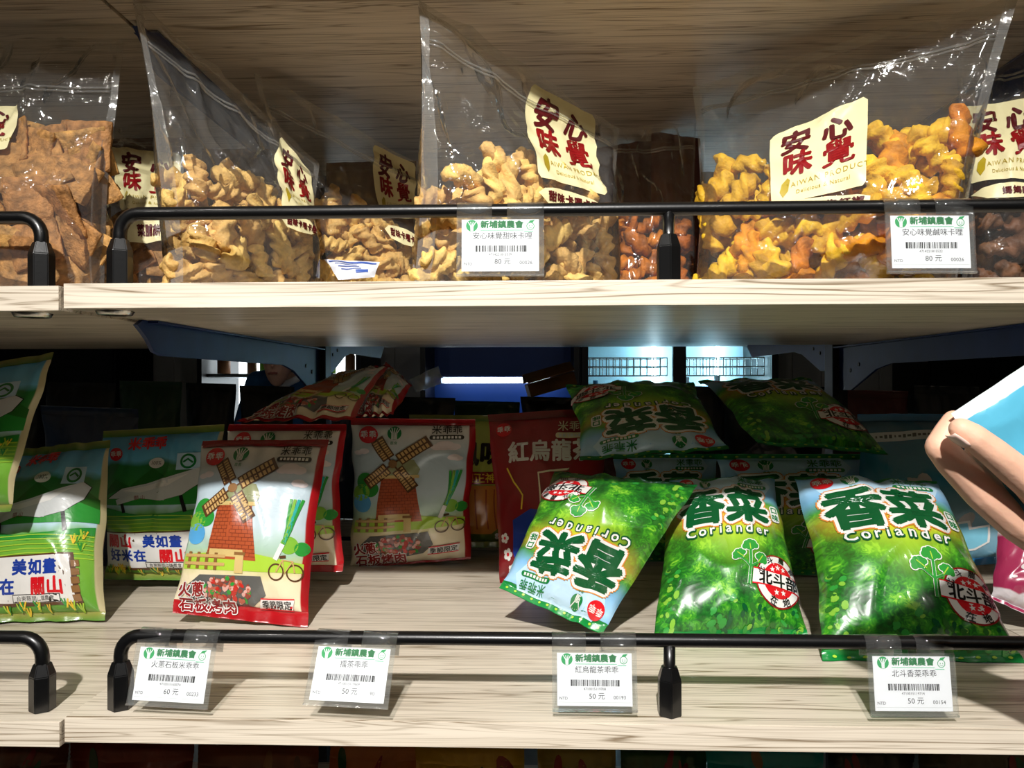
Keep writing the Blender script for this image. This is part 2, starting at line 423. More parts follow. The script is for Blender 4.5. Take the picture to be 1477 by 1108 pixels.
def sheet_mesh(P, flip=False):
    h, w = P.shape[:2]; V = P.reshape(-1, 3)
    Fc = [(j*w+i, j*w+i+1, (j+1)*w+i+1, (j+1)*w+i) for j in range(h-1) for i in range(w-1)]
    if flip: Fc = [f[::-1] for f in Fc]
    jj, ii = np.mgrid[0:h, 0:w]; uv = np.stack([ii/(w-1), jj/(h-1)], -1).reshape(-1, 2)
    return V, Fc, uv

def snack_bag(name, label, cat, group, cs, T, seed, body, seal, art=None, s0=.05, s1=.05, zmin=SHELF_LO, z=SHELF_LO, dots=None, **kw):
    c = [pt(x, z) for x in cs]
    A, B, n = pillow(c, T, seed, s0, s1, zmin=zmin, **kw)
    base = (c[2]+c[3])/2
    r = thing(name, base, label, cat, group); loc = np.array(base)
    nv = A.shape[0]-1
    j0 = max(1, round(s0*nv)) if s0 else 0; j1 = nv-(max(1, round(s1*nv)) if s1 else 0)
    # body: both sheets between the seals
    Va, Fa, Ua = sheet_mesh(A); Vb, Fb, Ub = sheet_mesh(B, True); w = A.shape[1]
    keep = lambda Fc: [f for f in Fc if j0 <= min(f)//w and max(f)//w <= j1]
    Fc = keep(Fa)+[tuple(k+len(Va) for k in f) for f in keep(Fb)]
    V = np.concatenate([Va, Vb])-loc
    obj_py('body', V, Fc, MATS[body], r, True, np.concatenate([Ua, Ub]))
    # crimped seals: thin corrugated strips
    for nm, a, b in (('bottom_seal', 0, j0), ('top_seal', j1, nv)):
        if a == b: continue
        rows = 9; Q = np.zeros((rows, w, 3))
        sh = Sheet(A)
        us = np.linspace(0, 1, w)
        for k in range(rows):
            v = (a+(b-a)*k/(rows-1))/nv
            off = .0005*math.cos(k*math.pi)
            Q[k] = sh.map(np.stack([us, np.full(w, v)], 1), 0)+np.array(n)*off
        if zmin is not None: Q[..., 2] = np.maximum(Q[..., 2], zmin+.0003)
        V1, F1, U1 = sheet_mesh(Q); V2, F2, _ = sheet_mesh(Q-np.array(n)*.0008, True)
        o = obj_py(nm, np.concatenate([V1, V2])-loc, F1+[tuple(k+len(V1) for k in f) for f in F2], MATS[seal], r, True, np.concatenate([U1, U1]))
    sh = Sheet(A)
    if art is not None: lay(art, sh, r)
    return r, sh

# ------------------------------------------------------------------ materials
wood_mat('shelf_wood', 'e8dcc9', '8c7b64', .34)
mat('black_metal', '0b0b0c', .32, .5, 0, vary=.05, coat=.3, bump=.03, bscale=300)
mat('navy_metal', '0e2a63', .5, .4, 0, vary=.1)
mat('post_black', '07080a', .5, .3)
film_mat('clear_film', refl=.9, base=.04, haze=.035); film_mat('clear_edge', (.97, .97, .95), .6, .07, .12, .12)
film_mat('acrylic', (.97, .98, .98), .5, .03, .05, .03, bump=0)
film_mat('zip_strip', (.95, .95, .93), .6, .10, .12, .10)
mat('steel', 'c8c6c0', .25, .5, 1)
mat('lens', 'e8e4dc', .3, .5)
P_ = dict(rough=.3, coat=.4, vary=.03, foil=True)
for nm, c in dict(ink_red='d41420', ink_dred='8c1016', ink_white='e6e4e0', ink_black='14110f', ink_brown='5a3a22', ink_green='0d7a3a', ink_dgreen='075329',
                  ink_orange='d98a3a', ink_sky='58a8e0', ink_blue='1c3c9c', ink_cream='efe3c0', ink_grass='7fb63a', ink_lime='a9cf3f', ink_leaf='2f9438',
                  ink_brick='b0532f', ink_brickline='7a3520', ink_wood='8a6236', ink_woodl='c9a468', ink_cloud='e6dadb', ink_slate='5b5b58', ink_meat='b5604a',
                  ink_meat2='8d3f30', ink_onion='d7a59a', ink_pepper='c02a20', ink_teal='2aa7a0', ink_yellow='f0c938', ink_grey='9a9a9c', ink_greyl='cfd2d2',
                  ink_dome='8d9269', ink_pink='d8507e', ink_paleblue='bcdcf2', ink_dbrown='3c1a12', ink_forest='2a6a22', ink_tan='d2b878').items(): mat(nm, c, **P_)
mat('label_cream', 'efe6b4', .42, .4, vary=.02)
mat('label_red', '8e0f14', .4, .4, vary=.15, scale=60)
mat('label_dred', '571015', .4, .4, vary=.05)
mat('label_gold', 'b39b1e', .35, .5, vary=.1); mat('label_yellow', 'f2ec2c', .4)
mat('paper', 'f1f1f4', .6, .3, vary=.01); mat('tag_ink', '1e1e24', .6, .2); mat('tag_green', '23a35a', .6, .2); mat('tag_lgreen', '6fc79a', .6, .2)
mat('snack_pale', 'efc272', .62, .3, vary=.2, scale=110, bump=.7, bscale=330, objvary=.2)
mat('snack_yellow', 'f0b62c', .6, .3, vary=.3, scale=70, bump=.7, bscale=300, objvary=.25)
mat('snack_orange', 'b9691a', .55, .3, vary=.35, scale=70, bump=.7, bscale=300, objvary=.3)
mat('snack_cracker', 'bd8a50', .62, .3, vary=.35, scale=120, bump=.8, bscale=350, objvary=.22)
mat('snack_brown', '7a5234', .55, .35, vary=.4, scale=60, bump=.6, bscale=240, objvary=.35)
mat('snack_amber', 'd98a1c', .6, .3, vary=.3, scale=70, bump=.7, bscale=300, objvary=.2)

# ------------------------------------------------------------------ the shop around the shelf
mat('floor_tile', '8a857c', .35, .4, vary=.05, scale=3); mat('shop_wall', 'd9d7d0', .8, .2, vary=.03, scale=2); mat('ceiling_paint', 'd8d8d6', .9, .2, vary=.02)
struct(box('floor', -4, 4, -3, 5.4, -.06, 0, MATS['floor_tile']))
struct(box('ceiling', -4, 4, -3, 5.4, 2.92, 3.0, MATS['ceiling_paint']))
struct(box('wall_back', -4, 4, 5.3, 5.4, 0, 2.92, MATS['shop_wall']))
struct(box('wall_left', -4.1, -4, -3, 5.4, 0, 2.92, MATS['shop_wall']))
struct(box('wall_right', 4, 4.1, -3, 5.4, 0, 2.92, MATS['shop_wall']))
mat('shop_front_wall', '7d776d', .7, .3)
struct(box('wall_front', -4, 4, -3.1, -3, 0, 2.92, MATS['shop_front_wall']))

XL, XR, YF, YB, YP = -.419, .565, .648, 1.33, 1.42
WOOD = MATS['shelf_wood']
def shelf(x0, x1, y0, y1, ztop, label, th=.022, group='wood laminate shelf boards', dz=0, front=True):
    r = thing('shelf_board', ((x0+x1)/2, (y0+y1)/2, ztop-th+dz), label, 'shelf', group)
    l = r.location
    a, b = (y0+.0015, y1) if front else (y0, y1-.0015)
    box('board', x0-l.x, x1-l.x, a-l.y, b-l.y, 0, th, WOOD, r, .0006)
    e0, e1 = (y0, y0+.0013) if front else (y1-.0013, y1)
    box('edge_band', x0-l.x, x1-l.x, e0-l.y, e1-l.y, 0, th, WOOD, r, .0004)
    return r
W1 = .9985
for nm, zt in (('upper', SHELF_UP), ('lower', SHELF_LO), ('top', 1.697), ('bottom', .62)):
    desc = {'upper': 'pale wood shelf board carrying the clear snack pouches', 'lower': 'pale wood shelf board carrying the printed puff bags',
            'top': 'pale wood shelf board above the clear snack pouches', 'bottom': 'pale wood shelf board under the printed puff bags shelf'}[nm]
    YB = 1.398 if nm == 'lower' else 1.33
    shelf(XL+.001, XR-.001, YF, YB, zt, desc)
    shelf(XL-W1, XL-.001, YF-.004, YB, zt, desc+', next bay past the left seam' if False else desc.replace('shelf board', 'neighbouring shelf board butted at the seam'), dz=-.0025)
    shelf(XR+.001, XR+W1, YF, YB, zt, desc.replace('shelf board', 'far bay shelf board'))
for zt, d in ((SHELF_LO, 'rear shelf board behind the printed puff bags'), (1.427, 'rear shelf board behind the clear snack pouches')):
    shelf(XL+.001, XR-.001, (YP+.022 if zt == SHELF_LO else YP+.05), 2.12, zt, 'pale wood '+d, front=False)
    shelf(XL-W1, XL-.001, (YP+.022 if zt == SHELF_LO else YP+.05), 2.12, zt, 'pale wood neighbouring '+d, front=False)
    shelf(XR+.001, XR+W1, (YP+.022 if zt == SHELF_LO else YP+.05), 2.12, zt, 'pale wood far bay '+d, front=False)

def bracket(x, ysgn, ytip, ztop, label, hgt=.036, gus=.08):
    ypost = YP-.02 if ysgn < 0 else YP+.022
    L = abs(ytip-ypost)
    # outline in (distance from post, depth below the shelf)
    O = [(0, 0), (L+.01, 0), (L+.022, -.006), (L+.012, -.012), (L, -.02), (L-.012, -hgt+.004), (L-.03, -hgt), (.20, -hgt), (.15, -hgt-.008), (.05, -gus), (0, -gus)]
    r = thing('shelf_bracket', (x, ypost, ztop), label, 'bracket', 'navy shelf brackets')
    bm = bmesh.new()
    for dx in (-.002, .002): pass
    a = [bm.verts.new((-.0022, ysgn*p, q-.0004)) for p, q in O]; b = [bm.verts.new((.0022, ysgn*p, q-.0004)) for p, q in O]
    n = len(O); bm.faces.new(a); bm.faces.new(b[::-1])
    for k in range(n): bm.faces.new((a[k], a[(k+1) % n], b[(k+1) % n], b[k]))
    bmesh.ops.recalc_face_normals(bm, faces=bm.faces)
    obj_bm('web', bm, MATS['navy_metal'], r)
    box('flange', -.013, .013, min(0, ysgn*L), max(0, ysgn*L), -.0028, -.0006, MATS['navy_metal'], r)
    for p in (.05, .085):
        bm = bmesh.new(); bmesh.ops.create_cone(bm, cap_ends=True, segments=14, radius1=.0035, radius2=.0035, depth=.007, matrix=Matrix.Translation((0, ysgn*p, -.045 if p < .06 else -.035)) @ Matrix.Rotation(math.pi/2, 4, 'Y'))
        obj_bm('bolt', bm, MATS['post_black'], r)
    return r
for x, sd in ((XL+.008, 'man'), (XR, 'hand')):
    where = 'by the seam of the boards' if sd == 'man' else 'beyond the coriander bags'
    u = thing('gondola_upright', (x, YP, 0), f'dark steel slotted upright {where}', 'upright')
    box('column', -.014, .014, -.02, .02, 0, 2.0, MATS['post_black'], u, .002)
    for k in range(30):
        box('slot', -.004, .004, -.0206, -.0196, .9+k*.028, .915+k*.028, MATS['black_metal'], u)
    for zt, d in ((SHELF_UP-.022, 'upper'), (1.675, 'top'), (SHELF_LO-.022, 'lower')):
        bracket(x, -1, .775, zt, f'dark navy steel bracket under the {d} shelf {where}')
    bracket(x, 1, 1.98, 1.405, f'dark navy steel bracket under the rear shelf {where}')

for x0, x1, d in ((XL+.024, XR-.016, 'between the two uprights'), (XL-W1, XL-.008, 'of the neighbouring bay'), (XR+.016, XR+W1, 'of the far bay')):
    r = thing('back_rail', ((x0+x1)/2, YP, SHELF_LO-.05), 'dark navy steel back rail '+d, 'rail', 'gondola back rails'); w_ = (x1-x0)/2
    box('bar', -w_, w_, -.019, .019, 0, .046, MATS['navy_metal'], r, .002); box('lip', -w_, w_, -.019, -.016, .046, .056, MATS['navy_metal'], r)
def puck(px, py, label):
    z = SHELF_UP-.022-(.0025 if px < 100 else 0)
    a, b = at(px, py, .6), at(px, py, .9); t = (z-a.z)/(b.z-a.z); p = a+(b-a)*t
    r = thing('puck_light', (p.x, p.y, z), label, 'light', 'round fittings under the upper shelf')
    bm = bmesh.new(); prof = [(.0, -.0012), (.010, -.0012), (.0105, -.004), (.0145, -.0036), (.0165, -.0002)]
    seg = 28; rings = [[bm.verts.new((q*math.cos(k*2*math.pi/seg), q*math.sin(k*2*math.pi/seg), h)) for k in range(seg)] for q, h in prof[2:]]
    for A, B in zip(rings, rings[1:]):
        for k in range(seg): bm.faces.new((A[k], A[(k+1) % seg], B[(k+1) % seg], B[k]))
    obj_bm('rim', bm, MATS['steel'], r, True)
    bm = bmesh.new(); bmesh.ops.create_cone(bm, cap_ends=True, segments=28, radius1=.0106, radius2=.0106, depth=.0012, matrix=Matrix.Translation((0, 0, -.002)))
    obj_bm('lens', bm, MATS['lens'], r)
puck(47, 452, 'round steel puck fitting set under the neighbouring board')
puck(166, 449, 'round steel puck fitting beside the shelf bracket')

# ------------------------------------------------------------------ black guard rails
RY, RR, RH = .669, .0061, .066
BM = MATS['black_metal']
def rail(x0, x1, zs, label, left_end, right_end, mids, dz=0):
    r = thing('guard_rail', ((x0+x1)/2, RY, zs+dz), label, 'rail', 'black guard rails'); ox = r.location.x
    pts = []
    rc = .018
    def arc(cx, s):
        return [(cx+s*rc*math.sin(a)*1, 0, RH-rc+rc*math.cos(a)) for a in [k*math.pi/2/6 for k in range(7)]]
    if left_end: pts += [(x0-ox, 0, .012)]+[(x0+rc-rc*math.cos(a)-ox, 0, RH-rc+rc*math.sin(a)) for a in [k*math.pi/12 for k in range(7)]]
    else: pts += [(x0-ox, 0, RH)]
    if right_end: pts += [(x1-rc+rc*math.sin(a)-ox, 0, RH-rc+rc*math.cos(a)) for a in [k*math.pi/12 for k in range(7)]]+[(x1-ox, 0, .012)]
    else: pts += [(x1-ox, 0, RH)]
    tube('bar', pts, RR, BM, r)
    for x in mids: tube('post', [(x-ox, 0, .012), (x-ox, 0, RH-.002)], .0052, BM, r)
    for x in ([x0] if left_end else [])+list(mids)+([x1] if right_end else []):
        bm = bmesh.new(); rings = []
        for q, h in ((.0112, .0002), (.0112, .032), (.0075, .043)):
            rings.append([bm.verts.new((x-ox+q*math.cos(k*math.pi/3+math.pi/6), q*math.sin(k*math.pi/3+math.pi/6), h)) for k in range(6)])
        for A, B in zip(rings, rings[1:]):
            for k in range(6): bm.faces.new((A[k], A[(k+1) % 6], B[(k+1) % 6], B[k]))
        bm.faces.new(rings[0][::-1]); bm.faces.new(rings[-1])
        bmesh.ops.bevel(bm, geom=[e for e in bm.edges], offset=.0007, segments=2, affect='EDGES')
        obj_bm('foot', bm, BM, r)
for zs, d in ((SHELF_UP, 'clear snack pouches'), (SHELF_LO, 'printed puff bags')):
    rail(-.379, .545, zs, f'long black metal guard rail in front of the {d}', True, True, [.119])
    rail(-1.38, -.452, zs, f'black guard rail of the neighbouring bay by the {d}', True and False, True, [], -.0025)

# ------------------------------------------------------------------ price tags on the rails
def plane_sheet(w, h, loc=(0, 0, 0), y=0):
    P = np.zeros((2, 2, 3)); P[0, 0] = (-w/2, y, -h); P[0, 1] = (w/2, y, -h); P[1, 0] = (-w/2, y, 0); P[1, 1] = (w/2, y, 0)
    return Sheet(P+np.array(loc))
def tag_art(name, code, price, num):
    a = Art(68, 46, L=40)
    a.on('logo').ell(9, 40.5, 5.2, 5.2, 'tag_green', 0)
    for k in (-1.8, -.6, .6, 1.8): a.stroke([(9+k*.5, 35.6), (9+k*.6, 40), (9+k*1.9, 44)], .75, 'paper', 1)
    a.on('shop_name').text('新埔鎮農會', 35.5, 41.6, 7.0, 'tag_green', 1, off=.045, sx=1.08)
    a.rect(35.5, 36.4, 38, .55, 'tag_lgreen', 1)
    a.on('leaf_emblem').ring(60.5, 40, 3.2, .6, 'tag_green', 1); a.poly([(58.5, 42.5), (60, 45), (64.5, 45.6), (62.5, 43.2)], 'tag_green', 2)
    a.ell(59.6, 40.2, .4, .5, 'tag_green', 2, n=8); a.ell(61.8, 40.2, .4, .5, 'tag_green', 2, n=8); a.stroke([(59, 39), (60.6, 38.2), (62.2, 39)], .4, 'tag_green', 2)
    a.rect(59, 35.2, 8, .7, 'tag_lgreen', 1)
    a.on('item_name').text(name, 36, 31.6, 6.6, 'tag_ink', 1)
    rnd = random.Random(code); x = 13; a.on('barcode')
    while x < 57:
        wd = rnd.choice((.35, .35, .7, 1.0)); a.rect(x+wd/2, 20, wd, 5.6, 'tag_ink', 1); x += wd+rnd.choice((.4, .5, .9))
    for x in (13, 55.5): a.rect(x, 20, 1.3, 5.6, 'tag_ink', 1)
    a.text(code, 34, 14.8, 3.1, 'tag_ink', 1)
    a.on('price_lettering').text(price+' 元', 36, 8.6, 6.4, 'tag_ink', 1); a.text(num, 56.5, 7.6, 4.6, 'tag_ink', 1); a.text('NTD', 5.8, 6.6, 3.6, 'tag_ink', 1)
    a.on('rule_line').rect(34, 3.2, 66, .35, 'ink_greyl', 1)
    return a
def price_tag(px, zs, name, code, price, num, tilt, rz, label, roll=0, sc=1.0, dxz=0):
    p = atz(px, RY, zs+RH)
    r = thing('price_tag', (p.x, RY, zs+RH), label, 'price tag', 'price tags clipped on the rails')
    r.rotation_euler = (math.radians(tilt), math.radians(roll), math.radians(rz)); r.scale = (sc, sc, sc)
    w, h = .0775, .0525; AC = MATS['acrylic']; q = RR+.0006
    for x0, x1 in ((-w/2, -.0075), (.006, w/2)):
        V, Fc = [], []
        prof = [(q+.0015, -.013)]+[(q*math.cos(t), q*math.sin(t)) for t in [k*math.pi/10 for k in range(11)]]+[(-q-.0004, -.009)]
        for x in (x0, x1): V += [(x, y, z) for y, z in prof]
        n = len(prof); Fc = [(k, k+1, n+k+1, n+k) for k in range(n-1)]
        o = obj_py('clip', V, Fc, AC, r); s = o.modifiers.new('s', 'SOLIDIFY'); s.thickness = .0007; s.offset = 0
    y = -q-.0012
    box('plate', -w/2, w/2, y-.0006, y, -.0075-h, -.0075, AC, r)
    box('backing', -w/2, w/2, y+.0012, y+.0018, -.0075-h, -.0085, AC, r)
    box('lip', -w/2, w/2, y-.0016, y+.0022, -.0075-h-.0016, -.0075-h, MATS['zip_strip'], r)
    pw, ph = .0685, .0465; z0 = -.0105
    box('paper', -pw/2, pw/2, y+.0003, y+.0008, z0-ph, z0, MATS['paper'], r)
    art = tag_art(name, code, price, num)
    sh = plane_sheet(pw, ph, (0, 0, z0), y+.0003)
    lay(art, sh, r, base=.00004, step=.00003, loc=np.zeros(3))
    return r
price_tag(722, SHELF_UP, '安心味覺甜味卡哩', '4714221815539', '80', '00026', -4, 1, 'white price tag reading 80 and 00026 under the pale twists pouch')
price_tag(1333, SHELF_UP, '安心味覺鹹味卡哩', '4714221815522', '80', '00026', -4, 2, 'white price tag reading 80 and 00026 under the yellow puffs pouch')
price_tag(262, SHELF_LO, '火蔥石板米乖乖', '4710015160074', '60', '00233', -16, -3, 'white price tag reading 60 and 00233 at the rail corner', roll=1.2, sc=.96)
price_tag(517, SHELF_LO, '擂茶乖乖', '4710015119609', '50', '90', -30, -4, 'white price tag reading 50 and 90, swung out from the rail', roll=.6, sc=.96)
price_tag(856, SHELF_LO, '紅烏龍茶乖乖', '4710015119708', '50', '00193', -8, 0, 'white price tag reading 50 and 00193 under the slumped coriander bag', sc=.96)
price_tag(1306, SHELF_LO, '北斗香菜乖乖', '4710015119714', '50', '00154', -8, 2, 'white price tag reading 50 and 00154 under the broad coriander bag', roll=.5, sc=.98)
#PART3
# ------------------------------------------------------------------ bag prints
ramp_bag('windmill_print', [(0, 'eadfc4'), (.22, 'eadbb6'), (.285, 'c6c77a'), (.36, 'a9c9b0'), (.5, 'c3d4dc'), (.74, 'b4c6d0'), (.9, 'd8d6d2'), (1, 'e6e2dc')], edge=('a8141c', .452))
ramp_bag('guanshan_print', [(0, '9a8a52'), (.06, '5f9a35'), (.30, '7cb53c'), (.44, '6aae3c'), (.50, 'bfe0ea'), (.57, '58b0dc'), (.61, '3f8c3a'), (.76, '2f7a3a'), (.80, '6fc2e6'), (1, '2a86c0')], edge=('cbbf93', .468))
LEAF = [(.42, '041c0a'), (.60, '0a3d16'), (.76, '14661f'), (.90, '3f9a22'), (1.0, '8ccc3a')]
ramp_bag('coriander_print', [(0, '2c7d2c'), (.34, '58a428'), (.46, '9ccb34'), (.55, 'b5cf36'), (.60, 'dcbc2c'), (.66, 'e3c040'), (.72, '4f9a3c'), (.80, '7fb6e0'), (.90, 'a8d2f0'), (1, '5aa8e0')], leaf=LEAF, leafmax=.93)
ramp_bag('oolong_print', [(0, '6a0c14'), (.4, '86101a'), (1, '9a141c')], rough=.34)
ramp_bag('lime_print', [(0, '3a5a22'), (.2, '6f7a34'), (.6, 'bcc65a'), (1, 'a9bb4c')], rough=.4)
ramp_bag('seal_red', [(0, 'a01018'), (1, 'b0141c')]); ramp_bag('seal_green', [(0, '0c7a34'), (1, '0f8a3c')])
ramp_bag('seal_blue', [(0, '2a6f9c'), (1, '2a7fb8')]); ramp_bag('seal_grass', [(0, '5c8a3a'), (1, '9a9a4a')])
ramp_bag('seal_dred', [(0, '6a0c12'), (1, '7c1016')])

def kk_logo(a, cx, cy, r=1.15, rot=0, L=6):
    a.on('brand_logo')
    a.ell(cx, cy, r*1.12, r, 'ink_red', L, rot)
    c, s = math.cos(rot), math.sin(rot)
    for d in (-.5, .5): a.text('乖', cx+d*c*r, cy+d*s*r+.05, r*.92, 'ink_white', L+1, rot, off=.02)
def farm_logo(a, cx, cy, r, m='ink_green', L=6):
    a.on('farm_emblem')
    a.ell(cx, cy, r, r*.95, m, L)
    for k in (-2, -1, 0, 1, 2): a.stroke([(cx+k*.16*r, cy-r*.9), (cx+k*.18*r, cy), (cx+k*.42*r, cy+r*.75)], .13*r, 'ink_white', L+1)
    a.text('農會', cx, cy-r*1.4, r*.5, m, L+1)
def mi_logo(a, cx, cy, s, m='ink_black', L=6):
    a.on('rice_puff_title')
    a.text('米乖乖', cx, cy, s, m, L+1, off=.012, lsp=1.05)
    a.rect(cx, cy-s*.85, s*3.4, s*.5, m, L, r=s*.24)
    for k in range(8): a.rect(cx+(k-3.5)*s*.36, cy-s*.85, s*.24, s*.26, 'ink_white', L+1)
def out_text(a, t, cx, cy, s, main, o1='ink_white', o2=None, L=6, off=.03, rot=0, sx=1, w1=.085, w2=.14):
    if o2: a.text(t, cx, cy, s, o2, L, rot, off=w2, sx=sx)
    a.text(t, cx, cy, s, o1, L+1, rot, off=w1, sx=sx)
    a.text(t, cx, cy, s, main, L+3, rot, off=off, sx=sx)

def windmill_art():
    a = Art(); X = lambda c: (c-85)/37.5; Y = lambda c: 21-(c-290)/34.3
    kk_logo(a, 2.4, 18.7); farm_logo(a, 5.8, 18.9, .95); mi_logo(a, 12.5, 19.4, 1.25)
    a.on('clouds')
    for cx, cy, r in ((12.3, 17.2, 1.2), (13.4, 17.0, .9), (11.4, 17.0, .8), (13.6, 15.5, .8), (14.2, 15.3, .6), (2.0, 16.5, .7), (1.2, 16.3, .6)): a.on('cloud#%d' % (1 if cx < 5 else (2 if cy > 16 else 3))).ell(cx, cy, r, r*.55, 'ink_cloud', 1)
    a.on('trees')
    for cx, cy, r, m in ((2.0, 12.3, 1.3, 'ink_leaf'), (1.5, 10.8, 1.2, 'ink_grass'), (2.8, 11.2, 1.1, 'ink_leaf'), (1.7, 9.3, 1.3, 'ink_sky'), (13.6, 8.5, 1.0, 'ink_grass'), (15, 8.2, .8, 'ink_leaf')): a.on('tree#%d' % (cx < 5)).ell(cx, cy, r, r*.95, m, 1)
    a.on('meadow').poly([(.6, 6.9), (8, 7.6), (15.4, 6.6), (15.4, 5.6), (.6, 5.2)], 'ink_lime', 1)
    a.on('windmill_tower')
    a.poly([(4.2, 12.9), (8.6, 12.9), (9.9, 6.6), (3.6, 6.6)], 'ink_brick', 2)
    for k in range(14):
        y = 7.0+k*.42; t = (y-6.6)/6.3; x0, x1 = 3.6+.6*t, 9.9-1.3*t
        a.stroke([(x0, y), (x1, y)], .06, 'ink_brickline', 3)
        for q in range(7):
            x = x0+(q+.5*(k % 2)+.3)*(x1-x0)/7.2
            a.stroke([(x, y), (x, y+.42)], .06, 'ink_brickline', 3)
    a.poly([(3.9, 6.9), (8.3, 6.9), (8.2, 7.7), (4.0, 7.7)], 'ink_tan', 4)
    a.poly([(4.4, 12.9), (9.0, 12.9), (9.4, 13.9), (8.6, 15.2), (7.0, 15.5), (5.4, 14.6)], 'ink_dome', 4); a.rect(6.8, 12.9, 5.0, .45, 'ink_tan', 5)
    hx, hy = 5.8, 14.7; a.on('windmill_sails')
    for ex, ey in ((3.5, 18.1), (10.4, 17.9), (2.2, 11.9), (8.6, 11.1)):
        dx, dy = ex-hx, ey-hy; n = math.hypot(dx, dy); ux, uy = dx/n, dy/n; px, py = -uy, ux; w = .85
        q = lambda s, t: (hx+ux*s+px*t, hy+uy*s+py*t)
        a.poly([q(.9, -w), (q(n, -w)), q(n, w), q(.9, w)], 'ink_brown', 5)
        for k in range(8):
            s0 = 1.1+k*(n-1.3)/8; s1 = s0+(n-1.3)/8*.66
            a.poly([q(s0, -w*.8), q(s1, -w*.8), q(s1, w*.8), q(s0, w*.8)], 'ink_woodl', 6)
        a.stroke([q(0, 0), q(n, 0)], .22, 'ink_brown', 7)
    a.ell(hx, hy, .55, .55, 'ink_wood', 8)
    a.on('fence')
    for x in (1.4, 2.6, 3.8, 5.0): a.rect(x, 6.3, .42, 1.9, 'ink_wood', 6)
    for y in (5.9, 6.8): a.stroke([(.8, y), (6.2, y+.1)], .35, 'ink_woodl', 7)
    a.rect(7.9, 6.2, 1.0, 2.1, 'ink_tan', 6); a.rect(7.9, 7.3, 1.3, .35, 'ink_wood', 7)
    a.on('bicycle')
    for x in (12.4, 14.5): a.ring(x, 5.6, .85, .16, 'ink_brown', 6)
    a.stroke([(12.4, 5.6), (13.1, 6.9), (14.2, 6.8), (14.5, 5.6)], .16, 'ink_woodl', 7); a.stroke([(13.1, 6.9), (13.4, 5.5), (14.2, 6.8)], .14, 'ink_woodl', 7); a.stroke([(12.7, 7.2), (13.4, 7.3)], .3, 'ink_brown', 7)
    a.on('leek')
    for k, (dx, m) in enumerate(((-.35, 'ink_leaf'), (0, 'ink_grass'), (.35, 'ink_teal'), (.7, 'ink_leaf'))): a.stroke([(12.9, 8.3), (13.4+dx*.4, 10.3), (13.7+dx*1.3, 13.6)], .34, m, 6)
    a.stroke([(12.2, 6.9), (12.9, 8.6)], .55, 'ink_white', 7)
    a.on('meat_dish')
    a.poly([(3.0, 4.7), (10.6, 5.0), (11.2, 3.0), (9.8, 1.7), (2.4, 1.3), (1.5, 3.4)], 'ink_slate', 2)
    rnd = random.Random(4)
    for k in range(110):
        t = rnd.random()*2*math.pi; q = math.sqrt(rnd.random()); x, y = 6.6+2.9*q*math.cos(t), 3.1+1.55*q*math.sin(t)
        a.ell(x, y, rnd.uniform(.2, .42), rnd.uniform(.16, .3), rnd.choice(('ink_meat', 'ink_meat', 'ink_meat2', 'ink_onion', 'ink_onion', 'ink_pepper', 'ink_leaf')), 4+k % 5, rnd.random()*3, n=7)
    a.on('flavour_lettering'); out_text(a, '火蔥', 2.2, 3.0, 1.7, 'ink_dred', L=9, rot=.1); out_text(a, '石板烤肉', 4.2, 1.35, 1.75, 'ink_dred', L=9, rot=.04)
    a.on('season_banner').poly([(10.6, 2.7), (14.6, 2.9), (14.4, 1.6), (10.4, 1.5)], 'ink_red', 8); a.poly([(10.6, 2.55), (14.6, 2.75), (14.4, 1.75), (10.4, 1.65)], 'ink_white', 9)
    a.text('季節限定', 12.5, 2.15, .9, 'ink_black', 11, rot=.04, off=.02)
    a.on('head_band')
    a.poly([(.3, 20.0), (15.7, 20.0), (15.7, 20.35), (.3, 20.35)], 'ink_dred', 8)
    return a

